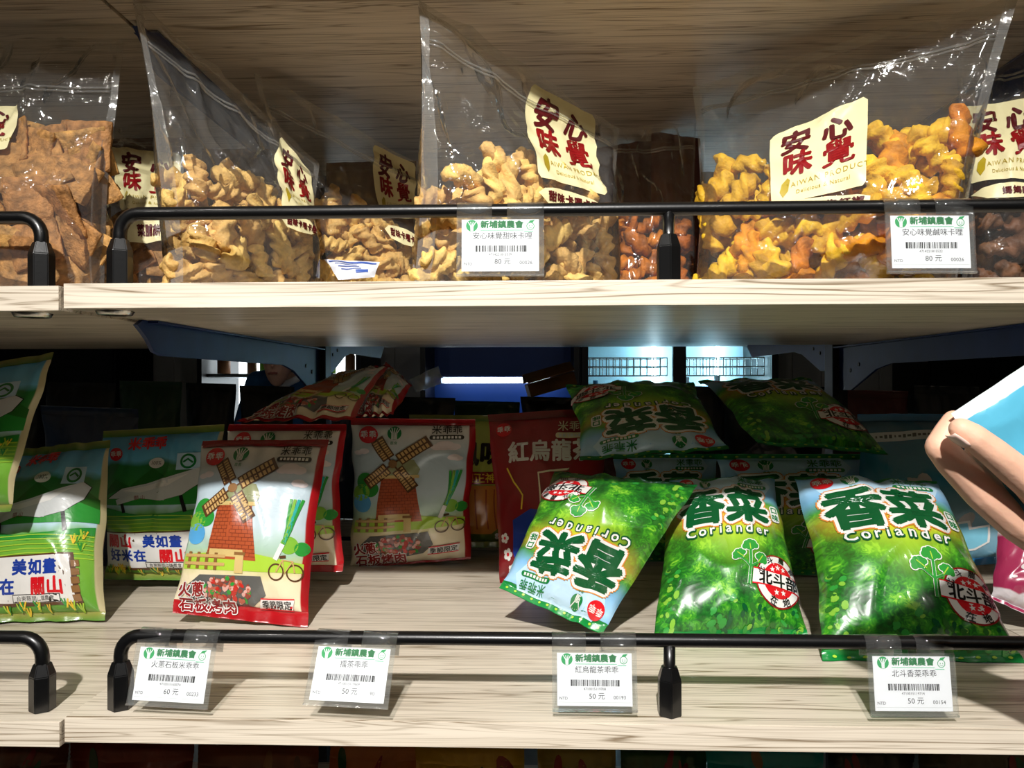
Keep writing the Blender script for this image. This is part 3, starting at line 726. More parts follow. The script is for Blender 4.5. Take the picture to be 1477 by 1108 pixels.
def guanshan_art():
    a = Art()
    a.on('rice_puff_title').text('米乖乖', 6.5, 18.9, 1.7, 'ink_red', 6, off=.04); kk_logo(a, 2.3, 17.6, .9)
    a.on('quality_mark').rect(12.2, 16.3, 2.9, 2.2, 'ink_paleblue', 4); a.ring(12.2, 16.3, .85, .28, 'ink_green', 6); a.stroke([(11.6, 16.2), (12.2, 16.6), (12.8, 16.1)], .25, 'ink_green', 6)
    a.on('percent_bubble').ell(8.0, 16.2, 1.1, .7, 'ink_white', 5); a.text('100%', 8.0, 16.2, .7, 'ink_black', 7)
    a.on('mountains')
    a.poly([(.4, 12.0), (2.5, 14.2), (4.6, 13.2), (7.5, 15.6), (10.2, 14.0), (13, 15.3), (15.6, 13.4), (15.6, 11), (.4, 11)], 'ink_forest', 2)
    a.poly([(.4, 11.8), (4, 13.0), (8, 12.6), (12, 13.5), (15.6, 12.2), (15.6, 10.6), (.4, 10.6)], 'ink_leaf', 3)
    a.on('pavilion')
    roof = [(1.2, 11.5), (3.6, 12.9), (7.0, 13.5), (10.5, 14.5), (13.6, 15.4), (14.6, 14.8), (14.0, 13.3), (12.0, 11.9), (9.0, 11.2), (5.4, 11.6)]
    a.poly([(x*1.03-.3, y*1.015-.2) for x, y in roof], 'ink_black', 4); a.poly(roof, 'ink_greyl', 6); a.poly([(3.6, 12.6), (7.0, 13.2), (12.5, 14.7), (10, 13.2), (6, 12.3)], 'ink_white', 7)
    for x in (3.2, 11.8): a.stroke([(x, 11.8), (x+.6, 9.6)], .5, 'ink_black', 5)
    a.stroke([(2.6, 11.0), (6.0, 11.9), (9.6, 11.6)], .75, 'ink_greyl', 8); a.text('關山', 6.0, 11.65, .66, 'ink_dred', 9, rot=.06, lsp=1.6)
    a.on('field_rows')
    for k in range(6): a.stroke([(.6, 9.0-k*.55), (8, 9.25-k*.5), (15.4, 9.0-k*.5)], .12, 'ink_lime', 3)
    a.poly([(.6, 10.2), (6, 9.3), (10.5, 9.5), (15.4, 10.1), (15.4, 9.2), (8, 8.6), (.6, 9.1)], 'ink_leaf', 2)
    a.on('sign_board')
    a.poly([(.5, 6.9), (13.6, 7.2), (14.3, 1.7), (.5, 1.6)], 'ink_brown', 4); a.poly([(.5, 6.75), (13.1, 7.0), (13.7, 2.0), (.5, 2.0)], 'ink_white', 5)
    for y in (2.4, 3.3, 4.2, 5.1, 6.0): a.rect(13.75, y, .8, .7, 'ink_wood', 6, .1)
    a.text('關山', 3.0, 5.75, 1.95, 'ink_red', 7, off=.04, lsp=1.12); a.text('美如畫', 9.2, 5.75, 1.75, 'ink_blue', 7, off=.04, lsp=1.15)
    a.text('好米在', 4.0, 3.75, 1.75, 'ink_blue', 7, off=.04, lsp=1.15); a.text('關山', 10.6, 3.75, 1.95, 'ink_red', 7, off=.04, lsp=1.12)
    a.rect(9.3, 2.45, 5.6, .85, 'ink_black', 6); a.rect(9.3, 2.45, 5.4, .68, 'ink_white', 7); a.text('台東縣關山鎮農會', 9.3, 2.45, .56, 'ink_black', 8)
    a.on('grass_tufts'); rnd = random.Random(2)
    for k in range(26):
        x, y = rnd.choice(((rnd.uniform(.8, 3), rnd.uniform(.8, 2.0)), (rnd.uniform(12.5, 15), rnd.uniform(6.8, 9.4)), (rnd.uniform(3, 15), rnd.uniform(.6, 1.5))))
        a.on('grass_tuft#%d' % k)
        for d in (-.35, 0, .35): a.stroke([(x, y), (x+d, y+.9)], .16, rnd.choice(('ink_yellow', 'ink_lime', 'ink_yellow', 'ink_leaf')), 8)
    return a

def sprig(a, cx, cy, s, L=6):
    a.on('coriander_sprig')
    for m, k, lay_ in (('ink_white', 1.13, L), ('ink_leaf', .98, L+2)):
        for dx, dy, r in ((0, .8, .62), (-.75, .25, .55), (.62, -.05, .5)):
            for t in range(5):
                an = math.pi*(.05+.225*t)+(-.5 if dx > .3 else (.5 if dx < -.3 else 0))
                a.ell(cx+s*(dx+.42*r*math.cos(an)*1.3), cy+s*(dy+.42*r*math.sin(an)*1.3), s*r*.36*k*(1.12 if m == 'ink_white' else 1), s*r*.36*k*(1.12 if m == 'ink_white' else 1), m, lay_, n=12)
            a.ell(cx+s*dx, cy+s*dy, s*r*.5*k, s*r*.45*k, m, lay_, n=14)
        a.stroke([(cx-.25*s, cy-1.5*s), (cx-.12*s, cy-.5*s), (cx, cy+.6*s)], .16*s*k*k, m, lay_); a.stroke([(cx-.12*s, cy-.5*s), (cx-.7*s, cy+.1*s)], .12*s*k, m, lay_); a.stroke([(cx-.15*s, cy-.5*s), (cx+.5*s, cy-.2*s)], .12*s*k, m, lay_)
    for dx, dy in ((0, .8), (-.75, .25), (.62, -.05)): a.stroke([(cx+s*dx*.6, cy+s*(dy-.2)), (cx+s*dx*1.2, cy+s*(dy+.25))], .06*s, 'ink_lime', L+4)
def badge(a, cx, cy, r, L=6, rot=-.12):
    a.on('round_badge')
    a.ell(cx, cy, r, r, 'ink_white', L); a.ring(cx, cy, r*.98, r*.06, 'ink_dred', L+1)
    a.ell(cx, cy, r*.68, r*.68, 'ink_red', L+1)
    c, s = math.cos(rot), math.sin(rot)
    for dx, dy in ((-.22, .42), (.02, .48), (.26, .42), (-.15, -.45), (.15, -.45)): 
        a.poly([(cx+r*dx+r*(.12 if k % 2 == 0 else .05)*math.sin(k*math.pi/5), cy+r*dy+r*(.12 if k % 2 == 0 else .05)*math.cos(k*math.pi/5)) for k in range(10)], 'ink_white', L+2)
    a.rect(cx, cy, r*2.25, r*.62, 'ink_red', L+3, rot); a.rect(cx, cy, r*2.25, r*.52, 'ink_white', L+4, rot)
    a.text('北斗部', cx, cy, r*.56, 'ink_black', L+6, rot, off=.03, sx=1.05)
    a.arc_text('北斗農會', cx, cy, r*.82, r*.3, 'ink_black', L+6, math.radians(155), math.radians(35), off=.015)
    a.arc_text('在地', cx, cy, r*.8, r*.34, 'ink_black', L+6, math.radians(-112), math.radians(-72), off=.02, flip=True)
def coriander_art():
    a = Art()
    a.on('sky_panel').poly([(2.2, 16.6), (13.4, 16.9), (14.6, 18.6), (13.6, 20.2), (2.2, 20.2), (1.2, 18.6)], 'ink_paleblue', 0)
    kk_logo(a, 2.2, 19.0, 1.0); farm_logo(a, 5.0, 19.0, .85); mi_logo(a, 11.6, 19.3, 1.3, 'ink_green')
    a.on('title_lettering'); out_text(a, '香菜', 7.2, 14.9, 5.4, 'ink_dgreen', o2='ink_orange', L=6, off=.045, w1=.10, w2=.125, sx=1.08)
    a.rect(14.0, 14.0, 1.2, 2.3, 'ink_white', 9, r=.4); a.text('口', 14.0, 14.6, 1.0, 'ink_green', 11, off=.03); a.text('味', 14.0, 13.5, 1.0, 'ink_green', 11, off=.03)
    a.on('english_lettering'); xs = [2.9, 4.25, 5.45, 6.45, 7.45, 8.75, 10.05, 11.35, 12.4]
    for i, ch in enumerate('Coriander'):
        x = xs[i]; y = 11.3+.25*math.sin(math.pi*i/8); r_ = .1-.025*i
        a.text(ch, x, y, 1.75, 'ink_dgreen', 6, r_, off=.09); a.text(ch, x-.03, y+.05, 1.7, 'ink_white', 9, r_, off=.02)
    sprig(a, 9.9, 7.7, 1.75); badge(a, 13.0, 5.6, 2.75)
    a.on('printed_leaves'); rnd = random.Random(9)
    for k in range(60):
        x, y = rnd.uniform(5.5, 15.3), rnd.uniform(.7, 4.2)*rnd.uniform(.5, 1)
        a.ell(x, y+.4, rnd.uniform(.18, .5), rnd.uniform(.15, .34), rnd.choice(('ink_leaf', 'ink_forest', 'ink_grass', 'ink_leaf', 'ink_dgreen')), 1+k % 4, rnd.random()*3, n=8)
    for k in range(26):
        x, y = rnd.uniform(.5, 2.0), rnd.uniform(.7, 8)
        a.ell(x, y, rnd.uniform(.18, .45), rnd.uniform(.15, .34), rnd.choice(('ink_leaf', 'ink_forest', 'ink_grass')), 1+k % 4, rnd.random()*3, n=8)
    a.on('seal_dots')
    for k in range(12): a.ell(1.0+k*1.27, 20.5, .2, .16, 'ink_lime', 3, n=8); a.ell(1.0+k*1.27, .5, .2, .16, 'ink_lime', 3, n=8)
    return a
def oolong_art():
    a = Art()
    kk_logo(a, 2.0, 18.6, .95); mi_logo(a, 11.6, 18.6, 1.5, 'ink_cream')
    a.on('title_lettering').text('紅烏龍茶', 8.4, 15.4, 2.9, 'ink_white', 7, off=.035, lsp=1.05)
    a.on('cup_outline').stroke([(7.0, 8.0), (6.6, 12.6), (11.0, 13.0), (10.6, 11.8)], .28, 'ink_cream', 6)
    a.on('gold_swirl').stroke([(2.2, 13.5), (3.0, 11.6), (4.2, 10.0), (4.0, 8.4)], .22, 'ink_yellow', 5)
    a.on('printed_flowers')
    for x, y, r in ((1.2, 5.2, .6), (1.6, 3.4, .7), (2.2, 1.8, .55), (4.6, 1.6, .5)):
        a.on('printed_flower#%g' % y)
        for k in range(5): a.ell(x+r*.6*math.cos(k*1.257), y+r*.6*math.sin(k*1.257), r*.42, r*.42, 'ink_white', 6, n=10)
        a.ell(x, y, r*.3, r*.3, 'ink_red', 8, n=10)
    a.on('blue_panel').poly([(2.6, 7.2), (5.4, 8.4), (9, 8.0), (9.6, 5), (8.2, 1.2), (3.4, 1.0), (2.4, 3.6)], 'ink_blue', 2)
    return a
def lime_art():
    a = Art()
    a.on('title_lettering').text('風味', 9.8, 15.0, 4.0, 'ink_black', 6, off=.04)
    a.on('name_band').rect(9, 11.2, 9, 1.9, 'ink_dred', 5, r=.4); a.text('福德正神', 9, 11.2, 1.6, 'ink_yellow', 7, off=.02)
    a.on('orange_panel').poly([(5, 10), (13, 10), (13.6, 4.2), (11.5, 2.4), (6.5, 2.4), (4.4, 4.2)], 'ink_orange', 4)
    for x in (6.2, 7.6, 9.2, 10.8, 12.0): a.stroke([(x, 9.4), (x+.3, 3.2)], .22, 'ink_brick', 6)
    a.on('printed_flowers')
    for x, y in ((13.6, 3.4), (12.6, 2.0), (14.4, 2.0)):
        a.on('printed_flower#%g' % x)
        for k in range(5): a.ell(x+.4*math.cos(k*1.257), y+.4*math.sin(k*1.257), .28, .28, 'ink_white', 6, n=10)
        a.ell(x, y, .2, .2, 'ink_red', 8, n=10)
    return a
ART = dict(windmill=windmill_art(), guanshan=guanshan_art(), coriander=coriander_art(), oolong=oolong_art(), lime=lime_art())

# ------------------------------------------------------------------ printed puff bags on the lower shelf
def wm(label, cs, T, seed, **k): return snack_bag('windmill_puff_bag', label, 'snack bag', 'windmill puff bags', cs, T, seed, 'windmill_print', 'seal_red', ART['windmill'], **k)
def gs(label, cs, T, seed, **k): return snack_bag('rice_puff_bag', label, 'snack bag', 'rice field puff bags', cs, T, seed, 'guanshan_print', 'seal_grass', ART['guanshan'], **k)
def co(label, cs, T, seed, **k): return snack_bag('coriander_puff_bag', label, 'snack bag', 'coriander puff bags', cs, T, seed, 'coriander_print', 'seal_green', ART['coriander'], **k)
wm('windmill print puff bag standing alone in front, its red bottom seal on the shelf', [(292, 636, .955), (474, 634, .965), (443, None, .895), (249, 884, .90)], .062, 1.1, s0=.075, s1=.03, wr=1.2)
wm('windmill print puff bag tucked directly behind the front windmill bag', [(330, 612, 1.06), (499, 612, 1.06), (494, 824, 1.05), (300, 830, 1.05)], .05, 2.3)
wm('shaded windmill print puff bag standing beside the red oolong bag', [(505, 603, 1.20), (686, 605, 1.20), (681, 806, 1.20), (504, 821, 1.20)], .06, 3.7, s1=.045, s0=.02)
wm('windmill print puff bag lying flat on top of the windmill bags', [(500, 540, 1.17), (562, 526, 1.17), (512, 604, 1.0), (340, 608, 1.0)], .03, 4.2, zmin=None)
wm('windmill print puff bag slumped at the top, its leek side showing', [(556, 522, 1.26), (594, 556, 1.17), (566, 598, 1.10), (512, 600, 1.10)], .045, 5.9, zmin=None)
gs('rice field puff bag standing in front with its signboard print lit', [(18, 650, .985), (158, 634, 1.0), (150, None, .915), (-62, None, .90)], .075, 6.4, s0=.045)
gs('rice field puff bag half hidden behind the front windmill bag', [(150, 622, 1.07), (325, 612, 1.07), (318, 838, 1.06), (150, 836, 1.06)], .055, 7.7)
gs('rice field puff bag leaning high over the front rice field bag', [(-130, 545, .875), (80, 508, .895), (14, 738, .865), (-160, 750, .85)], .045, 8.1, zmin=None)
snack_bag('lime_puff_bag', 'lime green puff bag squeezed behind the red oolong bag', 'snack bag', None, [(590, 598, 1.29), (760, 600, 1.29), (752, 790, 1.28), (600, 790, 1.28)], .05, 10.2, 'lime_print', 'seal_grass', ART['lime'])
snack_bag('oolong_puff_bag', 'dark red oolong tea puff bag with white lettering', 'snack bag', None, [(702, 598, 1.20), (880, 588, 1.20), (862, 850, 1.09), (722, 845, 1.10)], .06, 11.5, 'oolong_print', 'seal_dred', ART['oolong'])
co('coriander puff bag standing in the middle, half under the slumped one', [(966, 690, 1.0), (1116, 690, 1.0), (1168, 925, .855), (940, None, .84)], .085, 12.2, s0=.055, s1=.02)
co('broad coriander puff bag standing beside the clear blue pouch', [(1148, 688, .96), (1352, 694, .95), (1476, None, .80), (1188, None, .80)], .09, 13.4, s0=.04, s1=.02)
co('coriander puff bag slumped upside down against the middle one', [(868, 916, .845), (720, 848, .87), (800, 682, .99), (1004, 700, .93)], .075, 14.8, s0=.02, s1=.055, warp=lambda u, v: (0, -.035*math.exp(-((v-.38)/.3)**2), .012*math.exp(-((v-.38)/.3)**2)))
co('coriander puff bag upside down on top of the pile next to the oolong bag', [(1052, 648, 1.03), (838, 664, 1.04), (818, 556, 1.16), (1000, 552, 1.16)], .06, 15.3, zmin=None)
co('coriander puff bag lying sideways on top with its pale back seam showing', [(1010, 548, 1.18), (1170, 545, 1.20), (1282, 655, 1.02), (1092, 640, 1.02)], .05, 16.6, zmin=None)
co('coriander puff bag in the shade behind the broad coriander bag', [(1035, 655, 1.15), (1245, 655, 1.15), (1230, 830, 1.14), (1040, 830, 1.14)], .05, 17.1)
co('coriander puff bag in the shade behind the slumped coriander bag', [(885, 655, 1.23), (1035, 655, 1.23), (1030, 810, 1.22), (885, 810, 1.22)], .05, 18.9)
#PART4
# ------------------------------------------------------------------ clear snack pouches on the upper shelf
def twist_mesh(seed, L=.043, r=.0088, turns=2.2, lobes=3, ridge_=.31):
    rnd = random.Random(seed); n, m = 24, 14; V, Fc = [], []
    bx, bz = rnd.uniform(-.006, .006), rnd.uniform(-.006, .006); tw = turns*2*math.pi*rnd.uniform(.8, 1.25)*rnd.choice((-1, 1))
    for i in range(n+1):
        t = i/n; tap = min(1, (math.sin(math.pi*min(max(t*.94+.03, 0), 1)))**.38)
        cx, cz = bx*math.sin(math.pi*t), bz*math.sin(2*math.pi*t)
        for k in range(m):
            a = 2*math.pi*k/m; q = r*tap*(1+ridge_*math.cos(lobes*(a-0)+tw*t*lobes/2)+.13*noise.noise(Vector((math.cos(a)*1.6, t*6, seed*3.1+math.sin(a)*1.6)))+.12*noise.noise(Vector((math.cos(a)*4, t*16, seed+math.sin(a)*4))))
            V.append((cx+q*math.cos(a), (t-.5)*L, cz+q*math.sin(a)*.85))
    for i in range(n):
        for k in range(m): Fc.append((i*m+k, i*m+(k+1) % m, (i+1)*m+(k+1) % m, (i+1)*m+k))
    Fc.append(tuple(range(m))[::-1]); Fc.append(tuple(n*m+k for k in range(m)))
    return V, Fc
def cracker_mesh(seed, S=.046, th=.0024):
    n = 9; V, Fc = [], []
    for sd in (1, -1):
        for j in range(n):
            for i in range(n):
                x, y = (i/(n-1)-.5)*S, (j/(n-1)-.5)*S
                z = .0035*noise.noise(Vector((x*40, y*40, seed)))+sd*th/2+sd*.0007*((i+j) % 2)
                e = .0012*noise.noise(Vector((x*160, y*160, seed+5))); V.append((x+e, y+e, z))
    q = n*n
    for j in range(n-1):
        for i in range(n-1):
            a = j*n+i; Fc += [(a, a+1, a+n+1, a+n), (q+a, q+a+n, q+a+n+1, q+a+1)]
    B = [i for i in range(n)]+[j*n+n-1 for j in range(1, n)]+[(n-1)*n+i for i in range(n-2, -1, -1)]+[j*n for j in range(n-2, 0, -1)]
    for a, b in zip(B, B[1:]+B[:1]): Fc.append((b, a, q+a, q+b))
    return V, Fc
_lib = {}
def piece_meshes(kind):
    if kind in _lib: return _lib[kind]
    out = []
    for k in range(6):
        V, Fc = cracker_mesh(k*3.3) if kind == 'cracker' else twist_mesh(k+{'pale': 0, 'yellow': 20, 'orange': 40, 'brown': 60}[kind], *((.043, .0096) if kind == 'pale' else ((.044, .0112, 1.9, 3, .24) if kind == 'yellow' else (.036, .0095, 1.8, 3, .24))))
        me = bpy.data.meshes.new({'cracker': 'square_cracker', 'yellow': 'corn_puff', 'orange': 'spiced_puff', 'brown': 'brown_puff'}.get(kind, 'twist_snack')); me.from_pydata(V, [], Fc); me.materials.append(MATS['snack_amber' if kind == 'yellow' and k in (1, 4) else 'snack_'+kind])
        me.polygons.foreach_set('use_smooth', [True]*len(me.polygons)); me.update(); out.append(me)
    _lib[kind] = out; return out

def label_art(sub=None):
    a = Art(12, 12, L=.9)
    a.on('label').poly([(.5, .2), (11.3, .0), (11.7, .4), (11.9, 11.2), (11.4, 11.8), (.5, 12), (0, 11.5), (.1, .7)], 'label_cream', 0)
    a.on('brand_lettering')
    for ch, x, y, s, r in (('安', 3.3, 9.2, 3.9, -.06), ('心', 8.3, 9.0, 3.7, .05), ('味', 3.6, 5.6, 3.8, -.03), ('覺', 8.5, 5.3, 4.1, .02)):
        a.text(ch, x, y, s, 'label_dred' if ch in '安心' else 'label_red', 4, r, off=.022 if ch == '覺' else .042)
    a.on('island_mark').poly([(1.6, 1.0), (1.2, 1.9), (1.5, 3.0), (2.3, 3.7), (2.6, 3.3), (2.3, 1.8)], 'label_gold', 3)
    a.on('english_lettering').text('TAIWAN PRODUCT', 7.0, 2.55, .95, 'label_gold', 3, lsp=1.25); a.text('Delicious & Natural', 6.6, 1.4, .75, 'label_gold', 3, lsp=1.1)
    return a
def oval_art(t):
    a = Art(12, 3.2, L=.9)
    a.on('flavour_label').poly([(.2, 1.7), (1.5, 2.6), (4, 3.1), (7, 3.15), (10.5, 2.8), (11.9, 2.2), (11.8, 1.2), (10, .4), (6, .05), (2, .4)], 'label_cream', 0)
    a.on('flavour_lettering').text(t, 6.6, 1.6, 1.5, 'label_dred', 4, off=.045, lsp=1.1)
    return a

def pouch(label, cs, T, seed, kind, pile, piece_label, rows, lab=None, lab2=None, oval=None, zipv=.86, piece_seed=1, film='clear_film', z=SHELF_UP, wdepth=(.5, -.1, -.62)):
    c = [pt(x, z) for x in cs]; TL, TR, BR, BL = [np.array(x) for x in c]
    right = TR+BR-TL-BL; up = TL+TR-BL-BR; n = np.cross(right, up); n /= np.linalg.norm(n)
    nu, nv = 60, 84
    def th(u, v):
        f = .72+.28*min(1, v/.12)
        if v > .34: q = min(1, (v-.34)/(zipv-.34)); f *= 1-q*q*(3-2*q)
        return max(T/2*f*max(0, 1-abs(2*u-1)**5)**.5, .0009)
    def wave(u, v): return .007*(.25+.75*min(1, max(0, (v-.3)/.3)))*nz(u*2.2, v*2.2, seed)
    G = {1: np.zeros((nv+1, nu+1, 3)), -1: np.zeros((nv+1, nu+1, 3))}
    for j in range(nv+1):
        v = j/nv
        for i in range(nu+1):
            u = i/nu; uu = .5+(u-.5)*(1-.05*math.sin(math.pi*v))
            B = (1-v)*((1-uu)*BL+uu*BR)+v*((1-uu)*TL+uu*TR)
            t = th(u, v); amp = .25+.75*min(1, max(0, (v-.3)/.3)); edge = min(1, min(u, 1-u)/.06)
            wv = wave(u, v)
            for sd in (1, -1):
                cr = (.008*max(0, ridge(u*2.6+v*1.4, v*3.1-u*1.1, seed+sd*5)-.66)*2.4+.003*nz(u*7, v*7, seed+sd*9)+.008*max(0, ridge(u*5+v*3, v*1.7, seed+sd*2)-.7)+.003*max(0, ridge(u*9-v*4, v*5, seed+sd*4)-.6))*amp*edge
                p = B+n*(sd*t+wv+sd*cr)
                if p[2] < z+.0006: p[2] = z+.0006
                G[sd][j, i] = p
    A, Bk = G[1], G[-1]
    base = (c[2]+c[3])/2; r = thing('clear_snack_pouch', base, label, 'snack bag', 'clear snack pouches'); loc = np.array(base)
    Va, Fa, Ua = sheet_mesh(A); Vb, Fb, Ub = sheet_mesh(Bk, True); w_ = nu+1; o = len(Va)
    Fc = Fa+[tuple(k+o for k in f) for f in Fb]+[(i+1, i, o+i, o+i+1) for i in range(nu)]
    obj_py('film', np.concatenate([Va, Vb])-loc, Fc, MATS[film], r)
    sh = Sheet(A); shb = Sheet(Bk)
    def strip(nm, u0, u1, v0, v1, m, off, kx=2, ky=60):
        us, vs_ = np.linspace(u0, u1, kx), np.linspace(v0, v1, ky)
        Q = sh.map(np.array([(a, b) for b in vs_ for a in us]), off).reshape(ky, kx, 3)
        V, Fq, _ = sheet_mesh(Q); obj_py(nm, V-loc, Fq, MATS[m], r)
    strip('side_seal', 0, .03, .02, 1, 'clear_edge', .0005); strip('side_seal', .97, 1, .02, 1, 'clear_edge', .0005)
    strip('top_seal', .0, 1, .955, 1, 'clear_edge', .0005, 50, 3)
    for dv in (0, .014):
        Q = sh.map(np.array([(a, zipv+dv) for a in np.linspace(.03, .97, 40)]), .0012)
        tube('zipper', [tuple(x-loc) for x in Q], .0011, MATS['zip_strip'], r, 6)
    def sticker(q, art, nm):
        uvq = [sh.find(*p) for p in q]
        lay(art, sh, r, base=.0007, step=.00018, uvq=uvq, nest=True)
    if lab: sticker(lab, label_art(), 'label')
    if lab2 and oval: sticker(lab2, oval_art(oval), 'flavour_label')
    # the snacks inside: each piece an object of its own
    rnd = random.Random(piece_seed); W = np.linalg.norm(BR-BL); H = np.linalg.norm((TL+TR)/2-(BL+BR)/2); st = rows
    me = piece_meshes(kind); gname = {'cracker': 'square_cracker', 'yellow': 'corn_puff', 'orange': 'spiced_puff', 'brown': 'brown_puff'}.get(kind, 'twist_snack')
    for li, wd in enumerate(wdepth):
        ny = int(H*.8/st)
        for j in range(ny):
            v = (j+.55)*st/H
            nx = int(W*.88/st)
            for i in range(nx):
                u = .06+.88*(i+.5+.3*(j % 2)-.15+rnd.uniform(-.22, .22))/nx; vj = v+rnd.uniform(-.3, .3)*st/H
                lim = pile(u)*(1-.05*li)
                if vj > lim or u < .07 or u > .93: continue
                t0 = th(u, vj)
                if kind != 'cracker' and wd > 0 and t0 < .02: continue
                t = max(t0-.0125, .002)
                B = (1-vj)*((1-u)*BL+u*BR)+vj*((1-u)*TL+u*TR)
                p = B+n*min(wd*t*1.5+rnd.uniform(-.0015, .0015), t0-(.0205 if kind != 'cracker' else .012))+n*wave(u, vj)
                p[2] = max(p[2], z+.012)
                ob = bpy.data.objects.new(gname, rnd.choice(me)); COL.objects.link(ob); ob.location = p
                if kind == 'cracker': ob.rotation_euler = (math.pi/2+rnd.uniform(-.5, .5), rnd.uniform(-.7, .7)+(.8 if rnd.random() < .3 else 0), rnd.uniform(-.5, .5))
                else:
                    ph = rnd.uniform(0, 6.28); rh = Vector(right).normalized(); nn = Vector(n); uh = nn.cross(rh)
                    ax = (rh*math.cos(ph)+uh*math.sin(ph)+nn*rnd.uniform(-.3, .3)).normalized()
                    ob.rotation_euler = (Vector((0, 1, 0)).rotation_difference(ax) @ Matrix.Rotation(rnd.uniform(0, 6.28), 3, 'Y').to_quaternion()).to_euler()
                s = rnd.uniform(.85, 1.2); ob.scale = (s, s, s)
                tag(ob, piece_label, 'cracker' if kind == 'cracker' else 'snack', piece_label.split(' inside ')[0]+' pieces')
    return r, sh

PALE = 'pale golden ridged snack twist inside '
pouch('clear pouch of pale snack twists with its label turned away, beside the crackers', [(192, 0, .71), (462, 235, .865), (452, None, .835), (247, None, .70)], .075, 1.7, 'pale', lambda u: .62-.18*abs(u-.45)*2+.04*math.sin(u*14), PALE+'the pouch whose label is turned away', .027, piece_seed=3,
      lab=[(404, 196), (448, 248), (452, 318), (405, 302)], lab2=[(402, 304), (455, 325), (455, 345), (404, 328)], oval='甜味卡哩卡哩')
pouch('clear pouch of pale snack twists with a white sachet at its bottom', [(366, 104, .865), (618, 245, 1.0), (612, None, .985), (424, None, .895)], .065, 2.9, 'pale', lambda u: .68-.16*abs(u-.4)*2, PALE+'the pouch with the white sachet', .028, piece_seed=5,
      lab=[(538, 208), (600, 236), (604, 318), (549, 314)], lab2=[(552, 318), (606, 340), (606, 364), (554, 344)], oval='甜味卡哩卡哩')
pouch('large upright clear pouch of pale snack twists with the whole cream label in view', [(603, 2, .70), (892, 186, .86), (884, None, .83), (597, None, .69)], .08, 3.3, 'pale', lambda u: .40+.30*math.exp(-((u-.55)/.24)**2), PALE+'the large pouch with the whole label', .0275, piece_seed=8,
      lab=[(767, 119), (861, 163), (877, 283), (776, 258)], lab2=[(772, 262), (866, 290), (868, 310), (774, 296)], oval='甜味卡哩卡哩')
pouch('clear pouch of yellow snack puffs leaning to one side with cream label', [(1000, 128, .86), (1470, -8, .70), (1378, None, .715), (1004, None, .82)], .085, 4.4, 'yellow', lambda u: .56+.10*math.sin(u*9+.5)-.12*abs(u-.6), 'yellow ridged snack puff inside the leaning pouch', .0265, piece_seed=11,
      lab=[(1111, 200), (1253, 134), (1253, 266), (1112, 300)], lab2=[(1112, 292), (1256, 276), (1258, 296), (1114, 316)], oval='卡哩馬告紅椒')
pouch('clear pouch of orange snack pieces set back behind the guard rail post', [(884, 186, .96), (1002, 180, .97), (1003, None, .95), (880, None, .93)], .06, 5.5, 'orange', lambda u: .5+.1*math.sin(u*8), 'dark orange snack piece inside the set back pouch', .025, piece_seed=13)
pouch('clear pouch of dark brown snack pieces beside the yellow puffs', [(1378, 84, .80), (1585, 40, .78), (1580, None, .76), (1388, None, .775)], .07, 6.6, 'brown', lambda u: .5, 'dark brown snack piece inside the pouch past the yellow puffs', .026, piece_seed=15,
      lab=[(1374, 161), (1502, 136), (1510, 258), (1394, 271)], lab2=[(1396, 274), (1512, 262), (1514, 284), (1398, 298)], oval='媽媽雞')
pouch('clear pouch of square brown crackers, the largest one beside the rail corner', [(-140, 60, .74), (180, 62, .755), (150, None, .735), (-130, None, .72)], .075, 7.2, 'cracker', lambda u: .68-.06*abs(u-.5), 'square toasted cracker inside the largest cracker pouch', .033, piece_seed=17, zipv=.80, wdepth=(.62, .05, -.5),
      lab=[(-75, 150), (28, 147), (12, 215), (-70, 230)])
pouch('small clear pouch of crackers standing behind the rail corner', [(110, 183, .86), (268, 186, .86), (268, None, .85), (112, None, .84)], .05, 8.8, 'cracker', lambda u: .40, 'square brown cracker inside the small pouch by the rail corner', .034, piece_seed=19, zipv=.9, wdepth=(.5, -.2),
      lab=[(155, 210), (262, 220), (262, 312), (173, 305)], lab2=[(172, 318), (264, 318), (264, 356), (174, 356)], oval='菜脯餅')
# oxygen absorber sachet lying against the film
mat('sachet', 'e4e8f2', .5, .4); mat('sachet_blue', '3c5cb0', .5, .4)
P4 = [at(468, 374, .88), at(548, 378, .895), at(540, 400, .885), at(488, 404, .872)]
A_, B_, n_ = pillow(P4, .006, 3.1, .04, .04, 16, 14, .02, .3)
r = thing('oxygen_sachet', (P4[2]+P4[3])/2, 'small white and blue sachet inside the second pale twists pouch', 'sachet'); lc = np.array(r.location)
V1, F1, U1 = sheet_mesh(A_); V2, F2, _ = sheet_mesh(B_, True)
obj_py('body', np.concatenate([V1, V2])-lc, F1+[tuple(k+len(V1) for k in f) for f in F2], MATS['sachet'], r)
sa = Art(10, 4, L=.8); sa.rect(5, 3.5, 9, .5, 'sachet_blue', 1); sa.rect(6.6, 1.2, 3, .7, 'sachet_blue', 1)
for k in range(3): sa.rect(3.4+k*.4, 2.7-k*.45, 4.5, .14, 'sachet_blue', 1)
lay(sa.on(None), Sheet(A_), r)
